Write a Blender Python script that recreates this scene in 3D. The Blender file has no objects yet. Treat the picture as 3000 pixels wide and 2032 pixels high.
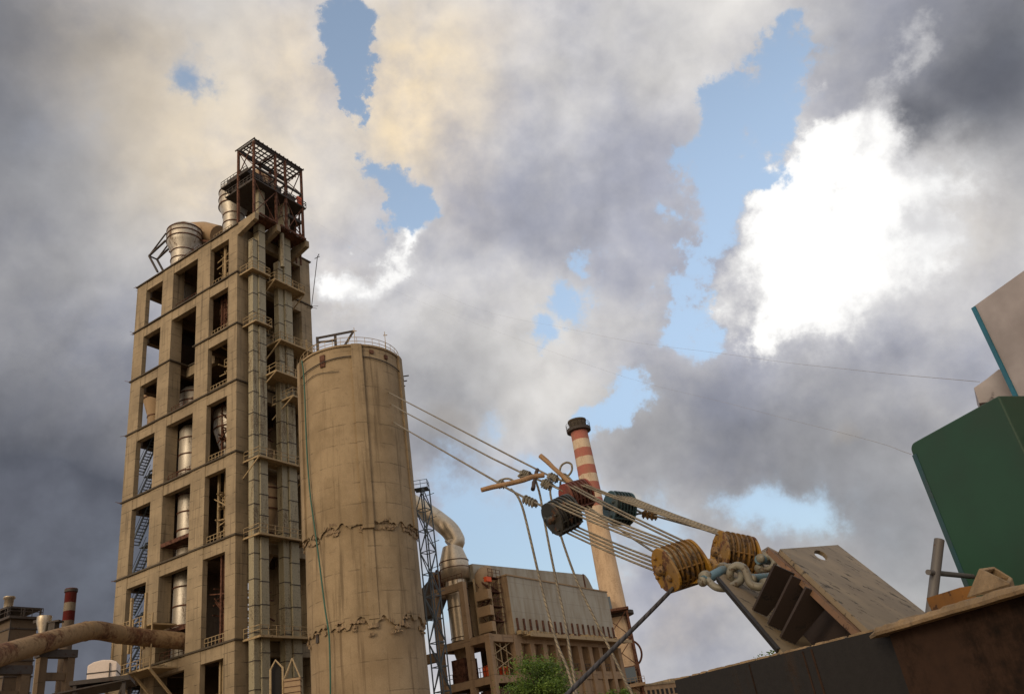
import bpy, bmesh, math, random
from mathutils import Vector, Matrix, noise
random.seed(7)
SC = bpy.context.scene
COL = SC.collection
rad = math.radians
PI = math.pi

# ------------------------------------------------------------------ camera
FPX, PITCH, ROLL, EYE = 2381.9, rad(27.206), rad(9.624), 1.6
_R0, _U0 = Vector((1, 0, 0)), Vector((0, -math.sin(PITCH), math.cos(PITCH)))
CF = Vector((0, math.cos(PITCH), math.sin(PITCH)))
CR = math.cos(ROLL)*_R0 - math.sin(ROLL)*_U0
CU = math.sin(ROLL)*_R0 + math.cos(ROLL)*_U0
EYEV = Vector((0, 0, EYE))

def ray(px, py):
    """direction of a point of the photograph (3000 x 2032), for surveying positions"""
    return (CF + (px-1500)/FPX*CR + (1016-py)/FPX*CU).normalized()
def at(px, py, d):
    """surveyed point at horizontal distance d"""
    r = ray(px, py)
    return EYEV + r*(d/math.hypot(r.x, r.y))
def onplane(px, py, p0, n):
    r = ray(px, py)
    return EYEV + r*((p0-EYEV).dot(n)/r.dot(n))

cam = bpy.data.cameras.new("camera")
camo = bpy.data.objects.new("camera", cam)
COL.objects.link(camo)
camo.matrix_world = Matrix((( CR.x, CU.x, -CF.x, 0), (CR.y, CU.y, -CF.y, 0), (CR.z, CU.z, -CF.z, EYE), (0, 0, 0, 1)))
cam.sensor_width = 36
cam.lens = 36*FPX/3000
cam.clip_start = .05
cam.clip_end = 6000
SC.camera = camo

def lin(c):
    f = lambda v: v/12.92 if v <= .04045 else ((v+.055)/1.055)**2.4
    return (f(c[0]/255), f(c[1]/255), f(c[2]/255), 1)

# ------------------------------------------------------------------ node helper
class NT:
    def __init__(s, tree): s.t = tree; s.n = tree.nodes; s.l = tree.links
    def new(s, typ, **kw):
        n = s.n.new(typ)
        for k, v in kw.items(): setattr(n, k, v)
        return n
    def put(s, sock, v):
        if isinstance(v, bpy.types.NodeSocket): s.l.new(v, sock)
        elif v is not None: sock.default_value = v
    def math(s, op, a, b=None, c=None, clamp=False):
        n = s.new('ShaderNodeMath', operation=op, use_clamp=clamp)
        s.put(n.inputs[0], a)
        if b is not None: s.put(n.inputs[1], b)
        if c is not None: s.put(n.inputs[2], c)
        return n.outputs[0]
    def vmath(s, op, a, b=None, scale=None):
        n = s.new('ShaderNodeVectorMath', operation=op)
        s.put(n.inputs[0], a)
        if b is not None: s.put(n.inputs[1], b)
        if scale is not None: s.put(n.inputs['Scale'], scale)
        return n.outputs['Value'] if op in ('DISTANCE', 'LENGTH', 'DOT_PRODUCT') else n.outputs['Vector']
    def noise(s, vec, scale=5, detail=2, rough=.5, dist=0., lac=2.0, out='Fac'):
        n = s.new('ShaderNodeTexNoise')
        if vec is not None: s.put(n.inputs['Vector'], vec)
        n.inputs['Scale'].default_value = scale; n.inputs['Detail'].default_value = detail
        n.inputs['Roughness'].default_value = rough; n.inputs['Distortion'].default_value = dist
        n.inputs['Lacunarity'].default_value = lac
        return n.outputs[out]
    def rng(s, v, a, b, c=0., d=1., kind='SMOOTHSTEP'):
        n = s.new('ShaderNodeMapRange', interpolation_type=kind)
        n.clamp = True
        for i, x in enumerate((v, a, b, c, d)): s.put(n.inputs[i], x)
        return n.outputs[0]
    def mix(s, f, a, b, mode='MIX'):
        n = s.new('ShaderNodeMix', data_type='RGBA', blend_type=mode)
        s.put(n.inputs[0], f); s.put(n.inputs[6], a); s.put(n.inputs[7], b)
        return n.outputs[2]
    def mapping(s, vec, sc=(1, 1, 1), loc=(0, 0, 0), rot=(0, 0, 0)):
        n = s.new('ShaderNodeMapping')
        s.put(n.inputs[0], vec); n.inputs[1].default_value = loc; n.inputs[2].default_value = rot; n.inputs[3].default_value = sc
        return n.outputs[0]
    def sep(s, vec):
        n = s.new('ShaderNodeSeparateXYZ'); s.put(n.inputs[0], vec); return n.outputs

# ------------------------------------------------------------------ sky and light
SUN_HEAD, SUN_EL = rad(-152), rad(20)       # low warm sun behind the camera, veiled by cloud
def build_sky():
    w = bpy.data.worlds.new("World"); SC.world = w; w.use_nodes = True
    N = NT(w.node_tree); w.node_tree.nodes.clear()
    out = N.new('ShaderNodeOutputWorld')
    P = N.new('ShaderNodeTexCoord').outputs['Generated']
    w1 = N.vmath('SUBTRACT', N.noise(P, 3.2, 9, .56, out='Color'), (.5, .5, .5))
    w2 = N.vmath('SUBTRACT', N.noise(P, 11, 8, .62, out='Color'), (.5, .5, .5))
    PW = N.vmath('ADD', P, N.vmath('SCALE', w1, scale=.2))
    PF = N.vmath('ADD', PW, N.vmath('SCALE', w2, scale=.15))
    fb = N.rng(N.noise(P, 3.4, 9, .55), .3, .7, 0., 1., 'LINEAR')
    fbh = N.rng(N.noise(P, 12, 8, .62), .28, .72, 0., 1., 'LINEAR')
    def field(pos, lobes):
        acc = None
        for (x, y, r, a) in lobes:
            d = N.vmath('DISTANCE', pos, tuple(ray(x, y)))
            rr = r/FPX*.93
            v = N.rng(d, rr, 0., 0., a)
            acc = v if acc is None else N.math('ADD', acc, v)
        return acc
    G_ = lambda L: [(x, y, 1.85*w, a) for x, y, w, a in L]
    gaps = G_([(930, -20, 42, 1.1), (985, 75, 50, 1.1), (1012, 150, 62, 1.25), (1050, 222, 62, 1.25), (1075, 272, 50, 1.1), (1060, 325, 50, 1.05), (1045, 380, 46, 1.05), (1055, 440, 52, 1.1),
            (1100, 530, 55, 1.1), (1160, 560, 70, 1.1), (1212, 602, 58, 1.1), (1090, 592, 48, 1.),
            (2285, 100, 48, .85), (2300, 200, 58, .9), (2245, 290, 72, 1.), (2165, 365, 72, 1.), (2070, 430, 62, 1.), (2125, 480, 84, 1.), (2195, 520, 58, .95),
            (2065, 590, 70, 1.1), (2030, 680, 62, 1.1), (2000, 770, 62, 1.1), (2010, 860, 72, 1.1), (2035, 940, 76, 1.05), (1975, 1010, 92, 1.05), (1900, 1085, 82, 1.), (1850, 1160, 66, 1.), (1790, 1215, 50, .85),
            (1745, 760, 36, .8), (1795, 700, 40, .75), (1880, 800, 42, .8), (1690, 870, 56, .75), (1600, 970, 50, .7), (1930, 900, 60, .7),
            (1450, 1540, 240, .56), (1310, 1500, 130, .42), (1330, 1680, 150, .5), (1640, 1560, 150, .55), (1620, 1420, 80, .4), (1740, 1380, 70, .35), (1560, 1700, 130, .4), (1760, 1640, 90, .35),
            (2330, 1530, 120, .48), (2230, 1500, 90, .4), (1960, 1570, 120, .5), (2440, 1480, 80, .3), (1450, 1250, 70, .35),
            (545, 200, 80, .34), (585, 290, 70, .34), (520, 320, 60, .26)])
    white = G_([(2180, 790, 130, .95), (2250, 850, 140, .9), (2330, 720, 150, .9), (2230, 640, 90, .8), (2340, 560, 120, .9), (2430, 520, 130, .9), (2330, 430, 90, .85), (2390, 370, 80, .7), (2500, 420, 110, .8), (2560, 280, 95, .75), (2620, 140, 60, .4), (2150, 900, 80, .8),
             (2580, 620, 130, .5), (2420, 800, 140, .6), (2700, 560, 130, .32), (2600, 820, 230, .42), (2760, 420, 120, .25), (2130, 960, 40, .5), (2350, 60, 30, .4),
             (1130, 662, 48, 1.), (1188, 660, 50, 1.), (1122, 722, 44, .9), (1000, 800, 62, .85), (1062, 826, 74, .8), (1145, 795, 60, .7), (1010, 880, 60, .5), (950, 160, 60, .4), (1000, 260, 50, .35), (1180, 870, 110, .3)])
    warm = [(1250, 330, 360, .8), (1180, 400, 220, .4), (1330, 160, 400, .35), (380, 190, 320, .55), (760, 400, 460, .5), (560, 540, 320, .42), (900, 240, 260, .35), (1010, 840, 200, .25), (1380, 620, 200, .2),
            (2540, 1255, 60, .5), (2040, 1800, 170, .4), (1950, 1860, 110, .3), (1880, 1440, 36, .9), (1330, 1270, 110, .28), (1380, 1620, 90, .35), (2700, 640, 300, .2)]
    dark = [(0, 1950, 1200, .88), (40, 1600, 800, .5), (0, 1050, 800, .36), (520, 1950, 640, .22), (-60, -60, 800, .66), (0, 450, 620, .34),
            (2960, 40, 640, .5), (2740, 250, 300, .34), (3040, 0, 400, .3), (2650, 360, 120, .45), (2590, 425, 90, .46), (2548, 492, 64, .42), (2518, 545, 46, .38), (2420, 60, 220, .16), (2950, 480, 420, .24),
            (2100, 1330, 460, .3), (2400, 1270, 480, .34), (2750, 1400, 640, .38), (2950, 1800, 640, .34), (1300, 1200, 360, .36), (1480, 1080, 320, .18), (1880, 40, 360, .16), (1250, 1330, 260, .3), (1000, 1050, 300, .12),
            (2300, 1850, 700, .28), (2000, 1230, 340, .25), (2420, 250, 160, .12), (1820, 1330, 320, .24), (1560, 620, 300, .1), (1750, 900, 300, .1)]
    def puffs(pos, sc, det=2.):
        n = N.new('ShaderNodeTexVoronoi', feature='F1'); N.put(n.inputs['Vector'], pos)
        n.inputs['Scale'].default_value = sc; n.inputs['Detail'].default_value = det; n.inputs['Roughness'].default_value = .55
        n.inputs['Lacunarity'].default_value = 2.2
        if 'normalize' in dir(n): n.normalize = True
        return n.outputs['Distance']
    c5 = lambda v, k: N.math('MULTIPLY', N.math('SUBTRACT', v, .5), k)
    lit = (-.012, -.016, .022)                       # step toward the light, up and to the west
    PB = N.vmath('ADD', PW, N.vmath('SCALE', w2, scale=.02))
    pu, pu2 = puffs(PB, 9.), puffs(N.vmath('ADD', PB, lit), 9.)
    relief = N.math('SUBTRACT', pu2, pu)
    gf = N.math('ADD', N.math('ADD', field(PF, gaps), c5(fb, .42)), N.math('ADD', c5(fbh, .30), c5(pu, .08)))
    gap = N.math('ADD', N.math('MULTIPLY', N.rng(gf, .20, .68), .70), N.math('MULTIPLY', N.rng(gf, -.1, 1.0), .30))
    wf = N.math('ADD', field(PF, white), N.math('ADD', c5(fb, .3), c5(fbh, .16)))
    wm = N.rng(wf, .12, .95)
    wa = N.math('MULTIPLY', N.math('MINIMUM', field(PW, warm), 1.), N.rng(N.math('ADD', N.math('MULTIPLY', fb, .6), N.math('MULTIPLY', fbh, .4)), .2, .75, .35, 1.05))
    dk = N.math('MULTIPLY', N.math('MINIMUM', field(PW, dark), 1.), N.rng(fb, 0., 1., .75, 1.12, 'LINEAR'))
    base = N.mix(N.rng(N.math('ADD', N.math('MULTIPLY', fb, .82), N.math('MULTIPLY', fbh, .18)), .12, .88), lin((166, 169, 184)), lin((226, 222, 217)))
    base = N.mix(wa, base, lin((250, 228, 192)))
    base = N.mix(N.math('MINIMUM', N.math('MAXIMUM', dk, 0.), .93), base, N.mix(fb, lin((46, 51, 59)), lin((90, 95, 110))))
    shade = N.math('ADD', 1., N.math('ADD', N.math('MULTIPLY', relief, .65), N.math('ADD', c5(fbh, .10), c5(fb, .06))))
    base = N.mix(1., base, shade, 'MULTIPLY')
    wcol = N.mix(N.rng(N.math('ADD', N.math('ADD', wf, N.math('MULTIPLY', relief, 2.2)), c5(fbh, .55)), .55, 1.45), lin((220, 219, 220)), (1.06, 1.05, 1.03, 1))
    base = N.mix(wm, base, wcol)
    # the lit, warm cloud bank around the hidden sun, behind the viewer
    sd = Vector((math.sin(SUN_HEAD)*math.cos(SUN_EL), math.cos(SUN_HEAD)*math.cos(SUN_EL), math.sin(SUN_EL)))
    glow = N.rng(N.vmath('DISTANCE', P, tuple(sd)), 1.1, .1, 0., .9)
    base = N.mix(glow, base, (1.9, 1.35, .8, 1))
    bgc = N.new('ShaderNodeBackground'); N.put(bgc.inputs[0], base); bgc.inputs[1].default_value = 1.
    sky = N.new('ShaderNodeTexSky', sky_type='NISHITA'); sky.sun_disc = False
    sky.sun_elevation = SUN_EL; sky.sun_rotation = SUN_HEAD
    sky.air_density = 1.; sky.dust_density = 1.2; sky.ozone_density = 1.
    bgs = N.new('ShaderNodeBackground'); el = N.rng(N.sep(P)[2], .12, .62, 0., 1.)
    N.l.new(N.mix(1., sky.outputs[0], N.mix(el, (.93, .86, .83, 1), (2.5, 2.1, 1.75, 1)), 'MULTIPLY'), bgs.inputs[0]); bgs.inputs[1].default_value = .15
    mx = N.new('ShaderNodeMixShader')
    N.l.new(gap, mx.inputs[0]); N.l.new(bgc.outputs[0], mx.inputs[1]); N.l.new(bgs.outputs[0], mx.inputs[2])
    N.l.new(mx.outputs[0], out.inputs[0])
    try: w.cycles.sampling_method = 'MANUAL'; w.cycles.sample_map_resolution = 512
    except Exception: pass
    s = bpy.data.lights.new("sun", 'SUN'); s.energy = 1.0; s.angle = rad(14); s.color = (1., .86, .67)
    so = bpy.data.objects.new("sun", s); COL.objects.link(so)
    so.rotation_euler = (-sd).to_track_quat('-Z', 'Y').to_euler()
build_sky()
SC.view_settings.view_transform = 'Standard'
SC.view_settings.look = 'None'
SC.view_settings.exposure = 0.
SC.view_settings.gamma = 1.
# ------------------------------------------------------------------ materials
def newmat(name):
    m = bpy.data.materials.new(name); m.use_nodes = True
    N = NT(m.node_tree); b = N.n['Principled BSDF']
    return m, N, b
def bump(N, b, h, strength=.3, dist=.02):
    n = N.new('ShaderNodeBump'); n.inputs['Strength'].default_value = strength; n.inputs['Distance'].default_value = dist
    N.put(n.inputs['Height'], h); N.l.new(n.outputs[0], b.inputs['Normal'])
def objco(N): return N.new('ShaderNodeTexCoord').outputs['Object']

def concrete(name, c1, c2, stain, lift=1.2, scale=1., streak=.5, rough=.9, lines=.35):
    m, N, b = newmat(name); P = objco(N); S = N.sep(P)
    big = N.noise(P, .22*scale, 6, .6); mid = N.noise(P, 1.3*scale, 7, .65); fine = N.noise(P, 9*scale, 6, .7)
    st = N.noise(N.mapping(P, (1.1*scale, 1.1*scale, .055*scale)), 1.6, 6, .6)
    c = N.mix(N.rng(big, .33, .67), lin(c1), lin(c2))
    c = N.mix(N.math('MULTIPLY', N.rng(st, .5, .72), streak), c, lin(stain))
    c = N.mix(N.math('MULTIPLY', N.rng(mid, .55, .75), .35), c, lin(stain))
    # shutter joints: thin horizontal lines, wavering and interrupted
    zz = N.math('ADD', S[2], N.math('MULTIPLY', N.math('SUBTRACT', mid, .5), .18))
    fr = N.math('ABSOLUTE', N.math('SUBTRACT', N.math('FRACT', N.math('DIVIDE', zz, lift)), .5))
    ln = N.math('MULTIPLY', N.rng(fr, .035, .01), N.rng(N.noise(P, .7, 4), .42, .6))
    c = N.mix(N.math('MULTIPLY', ln, lines), c, lin(tuple(int(v*.55) for v in stain)))
    c = N.mix(1., c, N.rng(fine, .2, .8, .82, 1.12, 'LINEAR'), 'MULTIPLY')
    N.put(b.inputs['Base Color'], c); b.inputs['Roughness'].default_value = rough
    bump(N, b, N.math('ADD', N.math('MULTIPLY', fine, .6), N.math('ADD', mid, N.math('MULTIPLY', ln, -.7))), .55, .05)
    return m

def metal(name, c, rust=(92, 52, 30), amount=.4, rough=.5, metallic=0., scale=2., streak=False, dirt=.3, spec=.5):
    m, N, b = newmat(name); P = objco(N)
    q = N.mapping(P, (1, 1, .12)) if streak else P
    n1 = N.noise(q, scale, 8, .65); n2 = N.noise(P, scale*7, 6, .7)
    f = N.rng(N.math('ADD', n1, N.math('MULTIPLY', N.math('SUBTRACT', n2, .5), .35)), .72-.5*amount, .85-.35*amount)
    base = N.mix(N.math('MULTIPLY', N.rng(n2, .35, .7), dirt), lin(c), lin(tuple(int(v*.55) for v in c)))
    col = N.mix(f, base, N.mix(N.rng(n2, .3, .7), lin(rust), lin(tuple(int(v*.6) for v in rust))))
    N.put(b.inputs['Base Color'], col)
    N.put(b.inputs['Metallic'], N.math('MULTIPLY', N.math('SUBTRACT', 1., f), metallic))
    N.put(b.inputs['Roughness'], N.math('ADD', rough, N.math('MULTIPLY', f, .3), clamp=True))
    b.inputs['Specular IOR Level'].default_value = spec
    bump(N, b, N.math('ADD', n2, f), .25, .01)
    return m

M = {}
M['tower'] = concrete('tower_concrete', (160, 144, 118), (136, 122, 99), (92, 81, 65), 1.35, 1., .75, lines=.85)
M['lip'] = concrete('dark_slab_edge', (84, 76, 64), (70, 62, 52), (48, 42, 35), 5)  # slab edge coloured dark for the lip's shadow line and its weathering
M['inner'] = concrete('shaded_inner_concrete', (110, 92, 70), (92, 76, 58), (58, 48, 38), 2)  # darker copy of the concrete, shade of the bays put into the colour
M['silo'] = concrete('silo_concrete', (156, 138, 110), (132, 115, 89), (92, 78, 58), 2.4, .9, .75, lines=.4)
M['silo_low'] = concrete('silo_concrete_lower', (154, 136, 109), (134, 116, 90), (96, 80, 60), 3.0, .9, .8, lines=.25)
M['broken'] = concrete('broken_concrete', (150, 130, 104), (112, 95, 74), (62, 50, 38), 9, 3., .4)
M['frame'] = concrete('plant_frame_concrete', (156, 132, 104), (136, 113, 88), (94, 77, 58), 2.2)
M['galv'] = metal('galvanised_sheet', (186, 180, 168), (122, 96, 68), .42, .48, .55, .9, True, .4)
M['duct'] = metal('dusty_steel_duct', (194, 182, 162), (132, 106, 78), .26, .38, .8, .5, True, .3)
M['casing'] = metal('grey_green_casing', (150, 143, 119), (108, 88, 64), .45, .55, .0, .8, True, .3)
M['rust'] = metal('rusty_steel', (98, 62, 44), (70, 40, 26), .6, .8, 0, 2)
M['rustpipe'] = metal('rusty_painted_pipe', (142, 118, 86), (112, 74, 50), .55, .75, 0, .35)
M['darksteel'] = metal('dark_steelwork', (62, 56, 52), (74, 48, 34), .4, .7, 0, 2)
M['bluesteel'] = metal('blue_grey_steelwork', (84, 97, 107), (74, 60, 50), .2, .6, 0, 2)
M['palesteel'] = metal('dusty_pale_steelwork', (166, 146, 112), (112, 80, 54), .35, .75, 0, 2)
M['sheet'] = metal('ribbed_cladding', (178, 184, 178), (150, 146, 132), .3, .6, .0, .3, True, .2)
M['dustwall'] = metal('dust_coated_cladding', (158, 134, 104), (120, 98, 74), .35, .85, 0, .5, True, .2)
M['white'] = metal('off_white_paint', (214, 200, 188), (150, 136, 120), .15, .6, 0, 1.5, False, .12)
M['housewall'] = metal('dark_brown_cladding', (92, 78, 62), (70, 54, 40), .4, .8, 0, .6, True, .3)  # darker brown variant of the cladding for the far left house
M['thinwire'] = metal('grey_stay_wire', (150, 147, 148), (126, 122, 120), .1, .6)
M['orange'] = metal('orange_paint', (226, 92, 40), (140, 60, 30), .1, .6)
M['hose'] = metal('green_hose', (36, 88, 74), (40, 60, 52), .2, .6)

def corrug(name, c, dust, pitch):
    """profiled sheet: ribs from the object's own X/Y, with tide marks of cement dust"""
    m, N, b = newmat(name); P = objco(N); S = N.sep(P)
    t = N.math('FRACT', N.math('DIVIDE', N.math('ADD', S[0], S[1]), pitch))
    rib = N.rng(N.math('ABSOLUTE', N.math('SUBTRACT', t, .5)), .32, .42)
    n1 = N.noise(N.mapping(P, (.5, .5, .12)), 1.2, 7, .62); n2 = N.noise(P, 3, 6, .65)
    lap = N.math('ABSOLUTE', N.math('SUBTRACT', N.math('FRACT', N.math('DIVIDE', S[2], 1.9)), .5))
    c0 = N.mix(N.rng(n1, .38, .66), lin(c), lin(dust))
    c0 = N.mix(N.math('MULTIPLY', N.rng(lap, .03, .008), .3), c0, lin((96, 90, 80)))
    c0 = N.mix(N.math('MULTIPLY', N.rng(n2, .6, .8), .3), c0, lin((110, 104, 94)))
    N.put(b.inputs['Base Color'], c0); b.inputs['Roughness'].default_value = .6
    bump(N, b, N.math('ADD', rib, N.math('MULTIPLY', n2, .2)), .35, .04)
    return m
M['sheet'] = corrug('ribbed_cladding', (160, 156, 142), (140, 130, 110), .35)
M['sheet2'] = corrug('brown_ribbed_cladding', (160, 140, 112), (128, 106, 80), .35)  # browner variant of the ribbed cladding, for the filter house end

def brick_bands(name, bands, dirt):
    """chimney paint: bands by height (z0, colour), chipped along their edges"""
    m, N, b = newmat(name); P = objco(N); S = N.sep(P)
    nz = N.noise(P, .9, 8, .68); n2 = N.noise(P, 5, 6, .7)
    z = N.math('ADD', S[2], N.math('MULTIPLY', N.math('SUBTRACT', nz, .5), .5))
    col = None
    for z0, c in bands:
        k = lin(c)
        col = k if col is None else N.mix(N.rng(z, z0-.06, z0+.06), col, k)
    wear = N.math('MULTIPLY', N.rng(N.math('ADD', N.math('MULTIPLY', n2, .5), N.math('MULTIPLY', N.noise(N.mapping(P, (1, 1, .3)), .8, 7, .65), .6)), .5, .68), .6)
    col = N.mix(wear, col, lin(dirt))
    N.put(b.inputs['Base Color'], col); b.inputs['Roughness'].default_value = .85
    bump(N, b, n2, .2, .03)
    return m

def rope_mat(name, c1, c2, pitch):
    m, N, b = newmat(name)
    U = N.new('ShaderNodeTexCoord').outputs['UV']; S = N.sep(U); P = objco(N)
    t = N.math('FRACT', N.math('ADD', N.math('DIVIDE', S[1], pitch), N.math('MULTIPLY', S[0], 2.)))
    h = N.math('SINE', N.math('MULTIPLY', t, PI))
    n = N.noise(P, 4, 5, .6)
    c = N.mix(N.rng(h, .15, .7), lin(tuple(int(v*.62) for v in c1)), N.mix(N.rng(n, .4, .6), lin(c1), lin(c2)))
    N.put(b.inputs['Base Color'], c); b.inputs['Roughness'].default_value = .65; b.inputs['Metallic'].default_value = .15
    bump(N, b, h, .6, .006)
    return m
M['rope'] = rope_mat('steel_wire_rope', (138, 128, 108), (112, 104, 90), .075)
M['ropedark'] = rope_mat('dark_wire_rope', (74, 72, 74), (60, 58, 60), .12)

def paint(name, c, chip, amt=.35, rough=.45, scale=9, dust=(150, 128, 96), dustf=.25):
    """brushed machine paint with rusty chips and settled dust"""
    m, N, b = newmat(name); P = objco(N)
    n1 = N.noise(P, scale, 9, .68); n2 = N.noise(P, scale*.25, 5, .6); n3 = N.noise(P, scale*6, 4, .6)
    f = N.rng(n1, .70-.3*amt, .76-.3*amt)
    c0 = N.mix(N.rng(n2, .3, .7), lin(c), lin(tuple(int(v*.72) for v in c)))
    c0 = N.mix(N.math('MULTIPLY', N.rng(n2, .45, .8), dustf), c0, lin(dust))
    c0 = N.mix(f, c0, N.mix(N.rng(n3, .3, .7), lin(chip), lin(tuple(int(v*.6) for v in chip))))
    N.put(b.inputs['Base Color'], c0)
    N.put(b.inputs['Roughness'], N.math('ADD', rough, N.math('MULTIPLY', f, .35), clamp=True))
    bump(N, b, N.math('ADD', N.math('MULTIPLY', f, -1.), N.math('MULTIPLY', n3, .3)), .35, .004)
    return m
M['yellow'] = paint('worn_yellow_paint', (148, 108, 20), (104, 66, 36), .62, .5, 7, dust=(140, 116, 84), dustf=.5)
M['yellowdark'] = paint('greasy_yellow_sheaves', (126, 92, 36), (86, 62, 40), .55, .55, 8, dustf=.4)
M['yellowfin'] = paint('rubbed_yellow_fins', (122, 88, 32), (78, 58, 40), .6, .55, 9, dust=(140, 112, 74), dustf=.5)
M['black'] = paint('black_block_paint', (36, 40, 38), (92, 60, 38), .5, .5, 5, dustf=.15)
M['red'] = paint('faded_red_block_paint', (136, 62, 46), (84, 46, 34), .3, .6, 6, dustf=.2)
M['redcage'] = paint('rusty_red_guards', (96, 52, 42), (60, 38, 30), .4, .65, 8, dustf=.15)
M['teal'] = paint('teal_block_paint', (36, 76, 84), (50, 58, 56), .25, .5, 6, dustf=.2)
M['tealdark'] = paint('dark_teal_guards', (28, 56, 62), (40, 44, 44), .3, .6, 8, dustf=.1)
M['shackle'] = paint('grey_galvanised_shackle', (120, 117, 104), (92, 78, 60), .5, .5, 8, dustf=.3)
M['shackleblue'] = paint('blue_painted_pin', (86, 116, 130), (112, 100, 84), .34, .5, 9, dustf=.3)
M['beamplate'] = paint('dusty_mill_steel', (132, 117, 92), (70, 64, 56), .44, .7, 6.5, dust=(152, 132, 102), dustf=.5)
M['beamedge'] = paint('rusted_edge_steel', (118, 86, 60), (70, 44, 30), .5, .8, 8)
M['beamdark'] = paint('darkened_brown_steel', (44, 31, 25), (32, 23, 19), .4, .8, 5, dustf=.08)  # brown steel, its colour darkened for the dim lower right corner
M['anchor'] = metal('darkened_steel_plate', (31, 29, 28), (62, 48, 38), .24, .65, 0, 2.2, True, .4, .3)  # vignette darkening put into the steel colour; also used for windows and openings
M['ibeam'] = metal('darkened_rusted_web', (54, 38, 28), (36, 25, 19), .5, .85, 0, 1.4, True, .4, .2)  # rust brown lowered so the colour carries the corner's vignette
M['crust'] = concrete('cement_crust', (150, 128, 98), (112, 94, 70), (70, 56, 42), 9, 8., .4)
M['green'] = paint('dark_green_cabinet_paint', (25, 68, 47), (23, 52, 39), .2, .5, 2.2, dustf=.06)
M['cabin'] = paint('dusty_white_cabin_paint', (174, 168, 170), (150, 144, 146), .25, .6, 3, dust=(180, 168, 158), dustf=.2)
M['bluetrim'] = paint('blue_trim_paint', (34, 106, 132), (60, 84, 92), .2, .5, 5, dustf=.1)
M['pipe'] = paint('grey_scaffold_steel', (92, 90, 90), (86, 64, 50), .35, .55, 6, dustf=.15)
M['dullyellow'] = paint('grimy_yellow_paint', (128, 84, 22), (84, 54, 30), .45, .6, 8, dustf=.25)
M['wood'] = None
def wood(name, c1, c2):
    m, N, b = newmat(name); U = N.new('ShaderNodeTexCoord').outputs['UV']
    g = N.noise(N.mapping(U, (14, 1.2, 1)), 3, 8, .65); k = N.noise(objco(N), 6, 4)
    N.put(b.inputs['Base Color'], N.mix(N.rng(N.math('ADD', g, N.math('MULTIPLY', N.math('SUBTRACT', k, .5), .4)), .35, .65), lin(c1), lin(c2)))
    b.inputs['Roughness'].default_value = .75; bump(N, b, g, .4, .01)
    return m
M['wood'] = wood('bare_timber', (168, 136, 100), (120, 92, 66))
M['wooddark'] = wood('dark_timber', (70, 54, 44), (44, 34, 30))

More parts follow.
